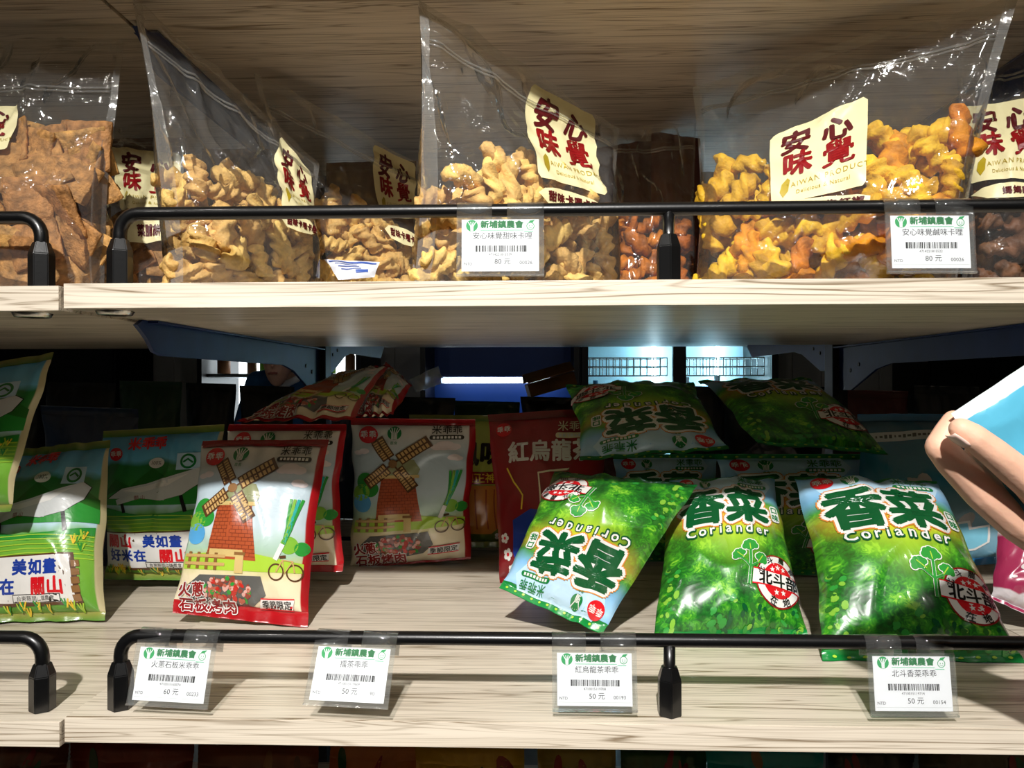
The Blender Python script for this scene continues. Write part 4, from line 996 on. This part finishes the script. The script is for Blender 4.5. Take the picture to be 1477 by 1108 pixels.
# dark packets in the shade at the back of the upper shelf
for nm, c in (('maroon_foil', '5c201c'), ('brown_foil', '5e3c26'), ('black_foil', '1b1c20'), ('green_foil', '1f4a2c'), ('ink_foil', '1c3152')): ramp_bag(nm, [(0, c), (1, c)], rough=.3)
def dark_bag(label, cs, T, seed, m, z, group='dark packets'): return snack_bag('dark_packet', label, 'snack bag', group, cs, T, seed, m, m, None, z=z, zmin=z, wr=1.6, nu=30, nv=34)
dark_bag('dark maroon packet between the orange and yellow pouches', [(940, 190, 1.12), (1010, 200, 1.12), (1030, None, 1.1), (930, None, 1.1)], .05, 1, 'maroon_foil', SHELF_UP)
dark_bag('dark maroon packet behind the orange pieces pouch', [(850, 215, 1.16), (945, 200, 1.16), (940, None, 1.15), (850, None, 1.15)], .05, 2, 'maroon_foil', SHELF_UP)
dark_bag('dark brown packet behind the small cracker pouch', [(150, 200, 1.06), (270, 198, 1.06), (270, None, 1.05), (150, None, 1.05)], .05, 3, 'brown_foil', SHELF_UP)
dark_bag('dark brown packet behind the pale twists pouches', [(470, 235, 1.14), (600, 232, 1.14), (600, None, 1.13), (470, None, 1.13)], .05, 4, 'brown_foil', SHELF_UP)
dark_bag('dark brown packet behind the brown pieces pouch', [(1300, 215, 1.06), (1440, 200, 1.06), (1440, None, 1.05), (1300, None, 1.05)], .05, 5, 'brown_foil', SHELF_UP)
dark_bag('dark brown packet behind the first pale twists pouch', [(290, 215, 1.10), (420, 215, 1.10), (420, None, 1.09), (290, None, 1.09)], .05, 6, 'brown_foil', SHELF_UP)
# dark packets on the rear shelf, seen in silhouette
for k, (x0, x1, y, Y, m) in enumerate(((66, 166, 551, 1.62, 'black_foil'), (172, 262, 549, 1.6, 'green_foil'), (268, 340, 552, 1.64, 'black_foil'), (346, 424, 556, 1.6, 'black_foil'), (436, 520, 562, 1.62, 'ink_foil'), (545, 655, 572, 1.6, 'black_foil'),
        (655, 750, 578, 1.66, 'green_foil'), (752, 846, 572, 1.63, 'black_foil'), (850, 960, 556, 1.62, 'maroon_foil'), (964, 1046, 556, 1.6, 'black_foil'), (1030, 1190, 556, 1.74, 'black_foil'), (1190, 1310, 562, 1.6, 'maroon_foil'), (1318, 1412, 556, 1.62, 'black_foil'), (1428, 1540, 548, 1.62, 'black_foil'), (-60, 58, 540, 1.62, 'black_foil'))):
    dark_bag({'black_foil': 'black packet', 'green_foil': 'dark green packet', 'maroon_foil': 'dark maroon packet', 'ink_foil': 'dark blue packet'}[m]+' standing on the rear shelf in silhouette', [(x0, y, Y), (x1, y+2, Y), (x1, None, Y), (x0, None, Y)], .06, 20+k, m, SHELF_LO, 'dark packets on the rear shelf')
mat('kraft', '8e6238', .7, .3, vary=.1); mat('kraft_line', '5a3a20', .7)
dark_bag('dark blue packet in the shade behind the two standing rice field bags', [(60, 585, 1.2), (200, 590, 1.2), (200, None, 1.19), (66, None, 1.19)], .05, 77, 'ink_foil', SHELF_LO)
def carton(label, px0, px1, py, Y, depth, rz, rx, z):
    a, b = atz(px0, Y, z), atz(px1, Y, z); h = at(px0, py, Y).z-z; w_ = (b-a).length
    r = thing('carton', ((a.x+b.x)/2, Y+depth/2, z), label, 'box', rz=math.radians(rz))
    box('body', -w_/2, w_/2, -depth/2, depth/2, .0003, h, MATS['kraft'], r, .001)
    for s in (-1, 1):
        f = box('flap', -w_/2, w_/2, -depth*.25, depth*.25, 0, .002, MATS['kraft'], r); f.location = (0, s*depth*.5, h+.012); f.rotation_euler = (math.radians(-s*28), 0, 0)
    for k in range(4): box('printed_line', -w_*.38, w_*.38, -depth/2-.0006, -depth/2, h*(.5+.1*k), h*(.51+.1*k), MATS['kraft_line'], r)
    return r
ct = carton('brown cardboard carton with open flaps lying tilted above the red oolong bag', 762, 832, 545, 1.60, .08, 6, 0, 1.285); ct.rotation_euler.y = math.radians(-16)

# clear blue pouch and pink packet past the broad coriander bag
mat('seafoam', '3d8fae', .35, .5, vary=.12, scale=12, coat=.4); mat('pale_fish', 'b9b4b2', .5, .4, vary=.2, scale=30); mat('sky_card', '7fc6de', .4, .4)
ramp_bag('blue_pouch', [(0, '5f93aa'), (.3, '8fb4c4'), (.55, '2f7f9c'), (.8, '2c6f8e'), (1, '35576a')], rough=.25, coat=.7)
ba = Art()
ba.on('white_strip').poly([(.6, 18.2), (15.4, 18.6), (15.4, 17.3), (.6, 16.9)], 'ink_greyl', 2); [ba.rect(2+k*.55, 17.6+k*.014, rnd_.choice((.2, .35, .42)), rnd_.choice((.3, .5)), 'ink_slate', 5) for rnd_ in [random.Random(1)] for k in range(22)]
rnd = random.Random(3); ba.on('fish_print')
for k in range(16): ba.on('fish_print#%d' % k).ell(rnd.uniform(6, 14), rnd.uniform(4, 12), rnd.uniform(.7, 1.6), rnd.uniform(.4, 1.0), 'pale_fish', 3+k % 3, rnd.random()*3, n=12)
ba.on('blue_emblem').poly([(9.6, 2.6), (10.0, 5.6), (12.2, 5.8), (12.3, 4.9), (14.4, 5.2), (14.2, 2.9), (12.6, 2.0), (10.4, 1.9)], 'ink_white', 7); ba.poly([(9.9, 2.7), (10.2, 5.3), (11.9, 5.5), (12.0, 4.6), (14.1, 4.9), (13.9, 3.0), (12.5, 2.25), (10.5, 2.15)], 'sky_card', 9)
ba.on('eye_marks')
for x, y in ((3.6, 10.5), (5.6, 10.2)): ba.on('eye_mark#%g' % x).ell(x, y, .8, .5, 'ink_black', 6, .4)
snack_bag('blue_snack_pouch', 'blue and clear pouch with a printed white strip behind the broad coriander bag', 'snack bag', None, [(1236, 598, 1.13), (1440, 596, 1.08), (1452, 812, 1.02), (1240, 830, 1.08)], .05, 31, 'blue_pouch', 'seal_blue', ba)
ramp_bag('pink_print', [(0, 'd8cfd2'), (.14, 'd8cfd2'), (.16, 'a02c52'), (.75, 'a83058'), (.8, 'cfc6ca'), (1, 'b9b0b4')])
pa = Art().on('pale_spots')
for x, y, q in ((4, 9, 1.1), (7.5, 6.5, .9), (5, 13, .7), (9.5, 11, 1.0), (2.4, 6.2, .5)): pa.on('pale_spot#%g' % x).ell(x, y, q, q*.6, 'ink_cloud', 4, .5)
snack_bag('pink_packet', 'pink and white packet at the end past the blue pouch', 'snack bag', None, [(1440, 745, .93), (1560, 735, .93), (1560, None, .88), (1428, 864, .90)], .05, 33, 'pink_print', 'pink_print', pa)
# pale clear scrap of wrapping at the back
P5 = [at(590, 548, 1.34), at(632, 528, 1.36), at(642, 552, 1.34), at(600, 566, 1.32)]
A_, B_, n_ = pillow(P5, .012, 5.1, .04, .04, 14, 14, .02, .8)
V1, F1, _ = sheet_mesh(A_); V2, F2, _ = sheet_mesh(B_, True); film_mat('milky_film', (.8, .88, .98), .5, .12, .2, .35)
o = obj_py('plastic_wrapper', np.concatenate([V1, V2]), F1+[tuple(k+len(V1) for k in f) for f in F2], MATS['milky_film']); tag(o, 'crumpled pale plastic wrapper above the shaded windmill bag', 'wrapper')

# tops of the packets on the shelf below
for k, (x0, x1, y, Y, c0, c1, d) in enumerate(((-60, 110, 1088, .80, '5a3018', '7a4020', 'dark brown'), (100, 290, 1084, .82, '8a3018', '7a2814', 'brick red'), (285, 470, 1090, .80, '6a3c22', '8a4a22', 'rust brown'), (475, 625, 1082, .84, 'b06428', 'c07430', 'orange brown'),
        (600, 770, 1086, .80, 'd0a82c', 'c0982c', 'mustard yellow'), (775, 900, 1088, .82, '9a8228', 'aa8e2c', 'olive yellow'), (895, 1030, 1092, .82, '2c4a20', '385a28', 'dark green'), (1020, 1200, 1086, .80, '149a9c', '128a90', 'teal'), (1195, 1330, 1092, .84, '2c2420', '342a24', 'near black'), (1325, 1520, 1090, .80, '4a3c1c', '5a4a24', 'dark olive'))):
    m = f'low_print_{k}'; ramp_bag(m, [(0, c0), (.8, c1), (1, c0)])
    la = Art(L=1.2).on('printed_spots'); rnd = random.Random(k)
    for q in range(6): la.on('printed_spot#%d' % q).ell(rnd.uniform(2, 14), rnd.uniform(16, 20), rnd.uniform(.5, 1.6), rnd.uniform(.3, .8), rnd.choice(('ink_dred', 'ink_brown', 'ink_wood', 'ink_dgreen')), 2+q % 3, rnd.random()*3, n=12)
    Y -= .06; x1 -= 12; snack_bag('low_shelf_packet', f'{d} packet on the shelf under the printed puff bags', 'snack bag', 'packets on the shelf below', [(x0, y-17, Y+.03), (x1, y-15, Y+.03), (x1, None, Y), (x0, None, Y)], .06, 40+k, m, m, la, z=.62, zmin=.62, nu=24, nv=30)
#PART5
# ------------------------------------------------------------------ far side of the shop
mat('cabinet_white', 'd6dadc', .4, .4); mat('cabinet_black', '0a0b0d', .4, .4); mat('cabinet_blue', '16408a', .45, .4, vary=.08, scale=4)
mat('led_white', 'f2fbff', .5, .2, emit=3.2, vary=.0); mat('fridge_liner', 'bfe2ea', .5, .3, vary=.02); mat('fridge_tube', 'dff4ff', .5, .2, emit=22, vary=0); mat('led_tube', 'e6f6ff', .5, .2, emit=6, vary=0)
mat('wall_board', 'd2cfc6', .7, .2, vary=.04, scale=6); mat('goods_green', '86c23a', .5, .3); mat('goods_white', 'e8eef2', .5, .3); mat('goods_brown', '8a5a34', .5, .3); mat('goods_blue', '5aa6d6', .5, .3); mat('goods_pink', 'd83a9a', .5, .3)
film_mat('door_glass', (.9, .97, .98), .4, .03, .02, .01)
wb = bpy.data.objects['wall_back']
me = None
for k in range(40):
    x = -3.9+k*.2
    if me is None:
        o = box('wall_board', -.097, .097, 0, .02, 0, 2.9, MATS['wall_board'], wb, .004); me = o.data
    else: o = link(bpy.data.objects.new('wall_board', me), wb)
    o.location = (x, 5.28, .01)

def cabinet(name, label, x0, x1, Y, depth, h, led, goods, seed, body='cabinet_white', levels=(.35, .7, 1.02, 1.36), door=False):
    r = thing(name, ((x0+x1)/2, Y+depth/2, 0), label, 'fridge'); w2 = (x1-x0)/2; d2 = depth/2; B = MATS[body]
    box('side_panel', -w2, -w2+.03, -d2, d2, .0, h, B, r); box('side_panel', w2-.03, w2, -d2, d2, 0, h, B, r)
    box('top_panel', -w2+.03, w2-.03, -d2, d2, h-.12, h, B, r); box('base', -w2+.03, w2-.03, -d2, d2, 0, .18, B, r)
    box('light_panel' if led == 'led_white' else 'liner', -w2+.03, w2-.03, d2-.03, d2-.01, .18, h-.12, MATS[led], r)
    box('back_panel', -w2+.03, w2-.03, d2-.01, d2, .18, h-.12, B, r)
    rnd = random.Random(seed)
    for z in levels:
        s = box('shelf', -w2+.03, w2-.03, -d2+.08, d2-.03, z-.015, z, MATS['goods_white'], r)
        tube('price_rail', [(-w2+.03, -d2+.075, z), (w2-.03, -d2+.075, z)], .008, MATS['steel'], r, 8)
        x = -w2+.10
        while x < w2-.10:
            kind = rnd.choice(goods); hh = rnd.uniform(.12, .2); rr = rnd.uniform(.03, .042)
            bm = bmesh.new(); tube_bm(bm, [(0, 0, 0), (0, 0, hh*.68), (0, 0, hh*.82), (0, 0, hh*.86), (0, 0, hh)], [rr, rr, rr*.5, rr*.42, rr*.42], 10)
            o = obj_bm('bottle', bm, MATS[kind], None, True); o.location = (r.location.x+x, Y+.16, z+.001)
            tag(o, f'small drink bottle standing in the {label}', 'bottle', 'bottles in the far fridges'); x += rr*2+rnd.uniform(.02, .1)
    if door:
        n = 2; dw = (2*w2-.02)/n
        for k in range(n):
            a = -w2+.01+k*dw
            d = box('door', a, a+.035, -d2-.04, -d2-.004, .19, h-.13, MATS['cabinet_black'], r)
            for nm, q in (('door_frame', (a+dw-.035, a+dw, .19, h-.13)), ('door_frame', (a+.035, a+dw-.035, .19, .24)), ('door_frame', (a+.035, a+dw-.035, h-.18, h-.13))): box(nm, q[0], q[1], -d2-.04, -d2-.004, q[2], q[3], MATS['cabinet_black'], d)
            box('pane', a+.035, a+dw-.035, -d2-.025, -d2-.019, .24, h-.18, MATS['door_glass'], d)
            tube('handle', [(a+.06, -d2-.045, .9), (a+.06, -d2-.07, .93), (a+.06, -d2-.07, 1.25), (a+.06, -d2-.045, 1.28)], .008, MATS['steel'], d, 8)
    return r
fx = lambda px, Y: at(px, 554, Y).x
cabinet('display_fridge', 'bright open white fridge beyond the man', fx(284, 4.5), fx(520, 4.5), 4.5, .6, 2.0, 'led_white', ('goods_green', 'goods_white', 'goods_blue', 'goods_green', 'goods_brown'), 3, body='cabinet_black')
GDF = cabinet('glass_door_fridge', 'black framed glass door fridge with pale cyan inside', fx(836, 4.1), fx(1122, 4.1), 4.1, .6, 2.05, 'fridge_liner', ('goods_white', 'goods_blue', 'goods_white'), 5, body='cabinet_black', levels=(.4, .8, 1.16, 1.6), door=True)
gd = bpy.data.objects['glass_door_fridge']; gw = (fx(1122, 4.1)-fx(836, 4.1))/2
for k, bx in enumerate((-gw*.5, gw*.5)):
    bk = bpy.data.objects.new('wire_basket', None); COL.objects.link(bk); bk.parent = gd; bk.location = (bx, -.08, 1.345)
    for z in (0, .05, .1): tube('wire', [(-gw*.42, -.12, z), (gw*.42, -.12, z), (gw*.42, .12, z), (-gw*.42, .12, z), (-gw*.42, -.12, z)], .004, MATS['steel'], bk, 6)
    for q in range(13): tube('wire', [(-gw*.42+q*gw*.07, -.12, .1), (-gw*.42+q*gw*.07, -.12, 0), (-gw*.42+q*gw*.07, .12, 0), (-gw*.42+q*gw*.07, .12, .1)], .003, MATS['steel'], bk, 6)
for x in (-gw*.1, gw*.62): tube('light_tube', [(x, .2, .25), (x, .2, 1.85)], .014, MATS['fridge_tube'], gd, 10)
r = thing('open_chiller', (fx(718, 3.3), 3.55, 0), 'blue open chiller with a white light tube', 'fridge'); w2 = (fx(838, 3.3)-fx(606, 3.3))/2
box('base', -w2, w2, -.25, .3, 0, .9, MATS['cabinet_blue'], r, .01); box('back_panel', -w2, w2, .22, .3, .9, 1.7, MATS['cabinet_blue'], r)
box('canopy', -w2, w2, -.1, .3, 1.7, 1.8, MATS['cabinet_blue'], r, .01); box('light_shelf', -w2+.02, w2-.02, .06, .22, 1.335, 1.35, MATS['cabinet_blue'], r)
tube('light_tube', [(-w2+.06, .12, 1.318), (w2-.06, .12, 1.318)], .014, MATS['led_tube'], r, 12)
for s in (-1, 1): box('side_panel', s*w2-.012, s*w2+.012, -.1, .3, .9, 1.7, MATS['cabinet_black'], r)
for x0, x1, d in ((fx(-120, 4.4), fx(160, 4.4), 'dark cabinet standing before the panelled wall near the white fridge'), (fx(1346, 4.4), fx(1620, 4.4), 'dark cabinet standing before the panelled wall past the glass door fridge')):
    r = thing('dark_cabinet', ((x0+x1)/2, 4.65, 0), d, 'cabinet'); w2 = (x1-x0)/2
    box('body', -w2, w2, -.2, .25, 0, 2.1, MATS['cabinet_black'], r, .006)
    for k in range(3):
        dd = box('door', -w2+k*2*w2/3+.01, -w2+(k+1)*2*w2/3-.01, -.22, -.2005, .05, 2.05, MATS['cabinet_black'], r, .003)
        tube('handle', [(-w2+k*2*w2/3+.05, -.235, 1.0), (-w2+k*2*w2/3+.05, -.235, 1.25)], .008, MATS['steel'], dd, 8)

# ------------------------------------------------------------------ people
mat('skin', 'e8b79c', .5, .35, vary=.06, scale=40, bump=.1, bscale=400, sss=.2); mat('nail', 'f0cdbf', .25, .5); mat('hair', '0d0b0a', .5, .4); mat('denim', '24507a', .8, .2, vary=.1); mat('collar_white', 'e6e6e4', .8, .2); mat('trouser', '1c2026', .8, .2); mat('lips', 'b06a5e', .45, .35); mat('shoe', '18181a', .5, .4)
def blob(name, chains, voxel, m, parent=None, smooth=6):
    V, Fc = [], []
    for ch in chains:
        for (p, q), (p2, q2) in zip(ch, ch[1:]):
            bm = bmesh.new()
            for c_, r_ in ((p, q), (p2, q2)): bmesh.ops.create_icosphere(bm, subdivisions=2, radius=r_, matrix=Matrix.Translation(c_))
            bmesh.ops.delete(bm, geom=list(bm.edges), context='EDGES_FACES')
            bmesh.ops.convex_hull(bm, input=list(bm.verts))
            bmesh.ops.delete(bm, geom=[v for v in bm.verts if not v.link_faces], context='VERTS')
            bmesh.ops.recalc_face_normals(bm, faces=bm.faces); bm.verts.index_update()
            o_ = len(V); V += [tuple(v.co) for v in bm.verts]; Fc += [tuple(v.index+o_ for v in f.verts) for f in bm.faces]; bm.free()
    me = bpy.data.meshes.new('tmp'); me.from_pydata(V, [], Fc)
    o = bpy.data.objects.new('tmp', me); COL.objects.link(o)
    md = o.modifiers.new('r', 'REMESH'); md.mode = 'VOXEL'; md.voxel_size = voxel
    sm = o.modifiers.new('s', 'SMOOTH'); sm.factor = .6; sm.iterations = smooth
    dg = bpy.context.evaluated_depsgraph_get(); dg.update()
    m2 = bpy.data.meshes.new_from_object(o.evaluated_get(dg)); bpy.data.objects.remove(o)
    m2.polygons.foreach_set('use_smooth', [True]*len(m2.polygons)); m2.materials.clear(); m2.materials.append(m)
    return link(bpy.data.objects.new(name, m2), parent)
# the hand reaching in, pinching a light blue packet
def hp(px, py, Y, q): return (at(px, py, Y*1.1), q*1.1)
base = at(1700, 960, .44)
hand = thing('person', base, 'bare hand reaching in to pinch a light blue packet', 'person')
def rel(ch): return [(p-base, q) for p, q in ch]
thumb = rel([hp(1386, 619, .437, .0068), hp(1404, 631, .436, .0082), hp(1432, 652, .437, .0089), hp(1490, 700, .442, .0105), hp(1545, 752, .45, .0145), hp(1610, 815, .455, .02)])
index = rel([hp(1375, 606, .462, .0062), hp(1366, 622, .462, .0072), hp(1356, 645, .461, .0088), hp(1375, 668, .461, .0098), hp(1420, 712, .463, .0118), hp(1470, 752, .466, .0135), hp(1560, 800, .47, .018), hp(1640, 860, .46, .024)])
middle = rel([hp(1420, 640, .492, .0068), hp(1398, 672, .490, .0085), hp(1425, 710, .486, .0105), hp(1490, 760, .482, .0135), hp(1600, 830, .476, .02)])
ring_ = rel([hp(1455, 668, .512, .0064), hp(1432, 700, .51, .008), hp(1462, 738, .503, .0098), hp(1530, 788, .494, .0125), hp(1620, 850, .484, .018)])
pinky = rel([hp(1490, 705, .528, .0058), hp(1470, 728, .526, .007), hp(1500, 762, .518, .0085), hp(1570, 812, .505, .011), hp(1640, 870, .49, .016)])
palm = rel([hp(1545, 760, .455, .015), hp(1560, 800, .468, .018), hp(1600, 840, .482, .018), hp(1670, 900, .47, .026)])
fore = rel([hp(1610, 820, .455, .019), hp(1700, 880, .45, .024), hp(1850, 950, .43, .027), hp(2300, 1100, .38, .036)])
hm = blob('hand', [thumb, index, middle, ring_, pinky, palm, fore], .0011, MATS['skin'], hand, 8)
def nail(pc, nx, ny, L, w, parent):
    # small curved plate
    V, Fc = [], []
    for j in range(6):
        for i in range(7):
            s, t = i/6-.5, j/5-.5; ww = w*(1-.5*max(0, abs(t)-.2)); V.append(tuple(pc+nx*(s*ww)+ny*(t*L)+nx.cross(ny)*(.0012*(1-(2*s)**2))))
    for j in range(5):
        for i in range(6): a = j*7+i; Fc.append((a, a+1, a+8, a+7))
    o = obj_py('nail', V, Fc, MATS['nail'], parent); md = o.modifiers.new('s', 'SOLIDIFY'); md.thickness = .0006; return o
t0, t1 = thumb[0][0], thumb[2][0]; ax = (t0-t1).normalized()
vw = (CAM-(t0+base)).normalized(); side = ax.cross(vw).normalized(); nrm = (vw*.55+side*(-.85 if (side.z > 0) else .85)).normalized()
nx_ = ax.cross(nrm).normalized(); nl = nail(t0*.6+thumb[1][0]*.4+nrm*.0081, nx_ if nx_.cross(ax).dot(nrm) > 0 else -nx_, ax, .0125, .0105, hand)
# packet held
ramp_bag('held_print', [(0, '4a9fbe'), (.90, '58adca'), (.905, 'f0f4f8'), (1, 'e6eef6')], rough=.3)
ka = Art().on('red_mark'); ka.ell(5.6, 12.0, 1.6, .5, 'ink_red', 2, .1)
pc = [at(1372, 597, .497), at(1640, 418, .508), at(1760, 640, .506), at(1478, 740, .497)]
A_, B_, n_ = pillow(pc, .016, 3.9, .03, .03, 36, 36, .0, .5)
kb = thing('light_blue_packet', (pc[2]+pc[3])/2, 'light blue packet with a white top band held by a hand', 'snack bag'); lc = np.array(kb.location)
V1, F1, U1 = sheet_mesh(A_); V2, F2, _ = sheet_mesh(B_, True)
obj_py('body', np.concatenate([V1, V2])-lc, F1+[tuple(k+len(V1) for k in f) for f in F2], MATS['held_print'], kb, True, np.concatenate([U1, U1]))
lay(ka.on('red_mark'), Sheet(A_), kb)

# the man in the aisle behind, looking down
MY = 3.55; chin = at(403, 555, MY); mb = Vector((chin.x, MY, 0)); man = thing('person', mb, 'man in a blue shirt looking down in the aisle behind the shelves', 'person')
v3 = Vector; cz = chin.z
hd = [[(v3((0, -.035, cz+.022)), .034), (v3((0, -.03, cz+.06)), .056), (v3((0, -.005, cz+.12)), .078), (v3((0, .02, cz+.165)), .082)],
      [(v3((0, -.10, cz+.088)), .011), (v3((0, -.085, cz+.12)), .009), (v3((0, -.07, cz+.14)), .012)],
      [(v3((-.03, -.075, cz+.15)), .016), (v3((.03, -.075, cz+.15)), .016)], [(v3((-.018, -.082, cz+.05)), .008), (v3((.018, -.082, cz+.05)), .008)],
      [(v3((-.078, .015, cz+.10)), .012), (v3((-.082, .02, cz+.13)), .014)], [(v3((.078, .015, cz+.10)), .012), (v3((.082, .02, cz+.13)), .014)],
      [(v3((0, .03, cz+.09)), .054), (v3((0, .11, cz+.06)), .056), (v3((0, .17, cz+.03)), .075)],
      [(v3((-.13, .18, cz+.015)), .05), (v3((.13, .18, cz+.015)), .05)], [(v3((0, .18, cz-.02)), .1), (v3((0, .22, cz-.25)), .115), (v3((0, .26, cz-.46)), .115)]]
for s in (-1, 1):
    hd.append([(v3((s*.17, .18, cz+.01)), .05), (v3((s*.23, .12, cz-.26)), .042), (v3((s*.19, -.10, cz-.38)), .034), (v3((s*.15, -.21, cz-.40)), .026), (v3((s*.145, -.26, cz-.41)), .022)])
    for f in range(4): hd.append([(v3((s*(.125+f*.016), -.27, cz-.41)), .010), (v3((s*(.125+f*.016), -.315, cz-.415)), .009), (v3((s*(.123+f*.015), -.33, cz-.44)), .0085)])
    hd.append([(v3((s*.125, -.24, cz-.40)), .012), (v3((s*.098, -.28, cz-.40)), .010)])
    hd.append([(v3((s*.09, .26, cz-.50)), .095), (v3((s*.1, .22, .46)), .06), (v3((s*.1, .25, .09)), .042), (v3((s*.1, .13, .05)), .035)])
blob('body', hd, .009, MATS['skin'], man, 4)
blob('hair', [[(v3((0, .04, cz+.175)), .092), (v3((0, .01, cz+.195)), .088)], [(v3((0, .06, cz+.12)), .082), (v3((0, .06, cz+.17)), .088)], [(v3((-.05, -.055, cz+.20)), .035), (v3((.05, -.055, cz+.20)), .035)]], .008, MATS['hair'], man, 3)
sh_ = [[(v3((-.14, .18, cz+.015)), .062), (v3((.14, .18, cz+.015)), .062)], [(v3((0, .18, cz-.01)), .11), (v3((0, .22, cz-.25)), .13), (v3((0, .26, cz-.52)), .13)], [(v3((-.06, .19, cz-.1)), .11), (v3((.06, .19, cz-.1)), .11)]]
for s in (-1, 1): sh_.append([(v3((s*.17, .18, cz+.01)), .064), (v3((s*.215, .13, cz-.19)), .058)])
blob('shirt', sh_, .009, MATS['denim'], man, 3)
blob('collar', [[(v3((-.055, .10, cz+.03)), .018), (v3((0, .045, cz-.005)), .02), (v3((.055, .10, cz+.03)), .018)]], .004, MATS['collar_white'], man, 2)
tr = []
for s in (-1, 1): tr.append([(v3((s*.07, .26, cz-.52)), .12), (v3((s*.1, .22, .46)), .078), (v3((s*.1, .25, .1)), .062)])
blob('trousers', tr, .01, MATS['trouser'], man, 3)
for s in (-1, 1): blob('shoe', [[(v3((s*.1, .25, .046)), .045), (v3((s*.1, .11, .041)), .04), (v3((s*.1, .07, .035)), .034)]], .006, MATS['shoe'], man, 2)
for s in (-1, 1):
    bm = bmesh.new(); bmesh.ops.create_uvsphere(bm, u_segments=12, v_segments=8, radius=.011, matrix=Matrix.Translation((s*.031, -.077, cz+.128))); obj_bm('eye', bm, MATS['collar_white'], man, True)
    bm = bmesh.new(); bmesh.ops.create_uvsphere(bm, u_segments=10, v_segments=6, radius=.006, matrix=Matrix.Translation((s*.031, -.085, cz+.124))); obj_bm('iris', bm, MATS['hair'], man, True)
    tube('eyebrow', [(s*.014, -.093, cz+.152), (s*.034, -.092, cz+.157), (s*.052, -.082, cz+.15)], .0045, MATS['hair'], man, 8)
tube('lips', [(-.022, -.089, cz+.052), (-.008, -.0945, cz+.055), (0, -.0945, cz+.053), (.008, -.0945, cz+.055), (.022, -.089, cz+.052)], .0055, MATS['lips'], man, 8)
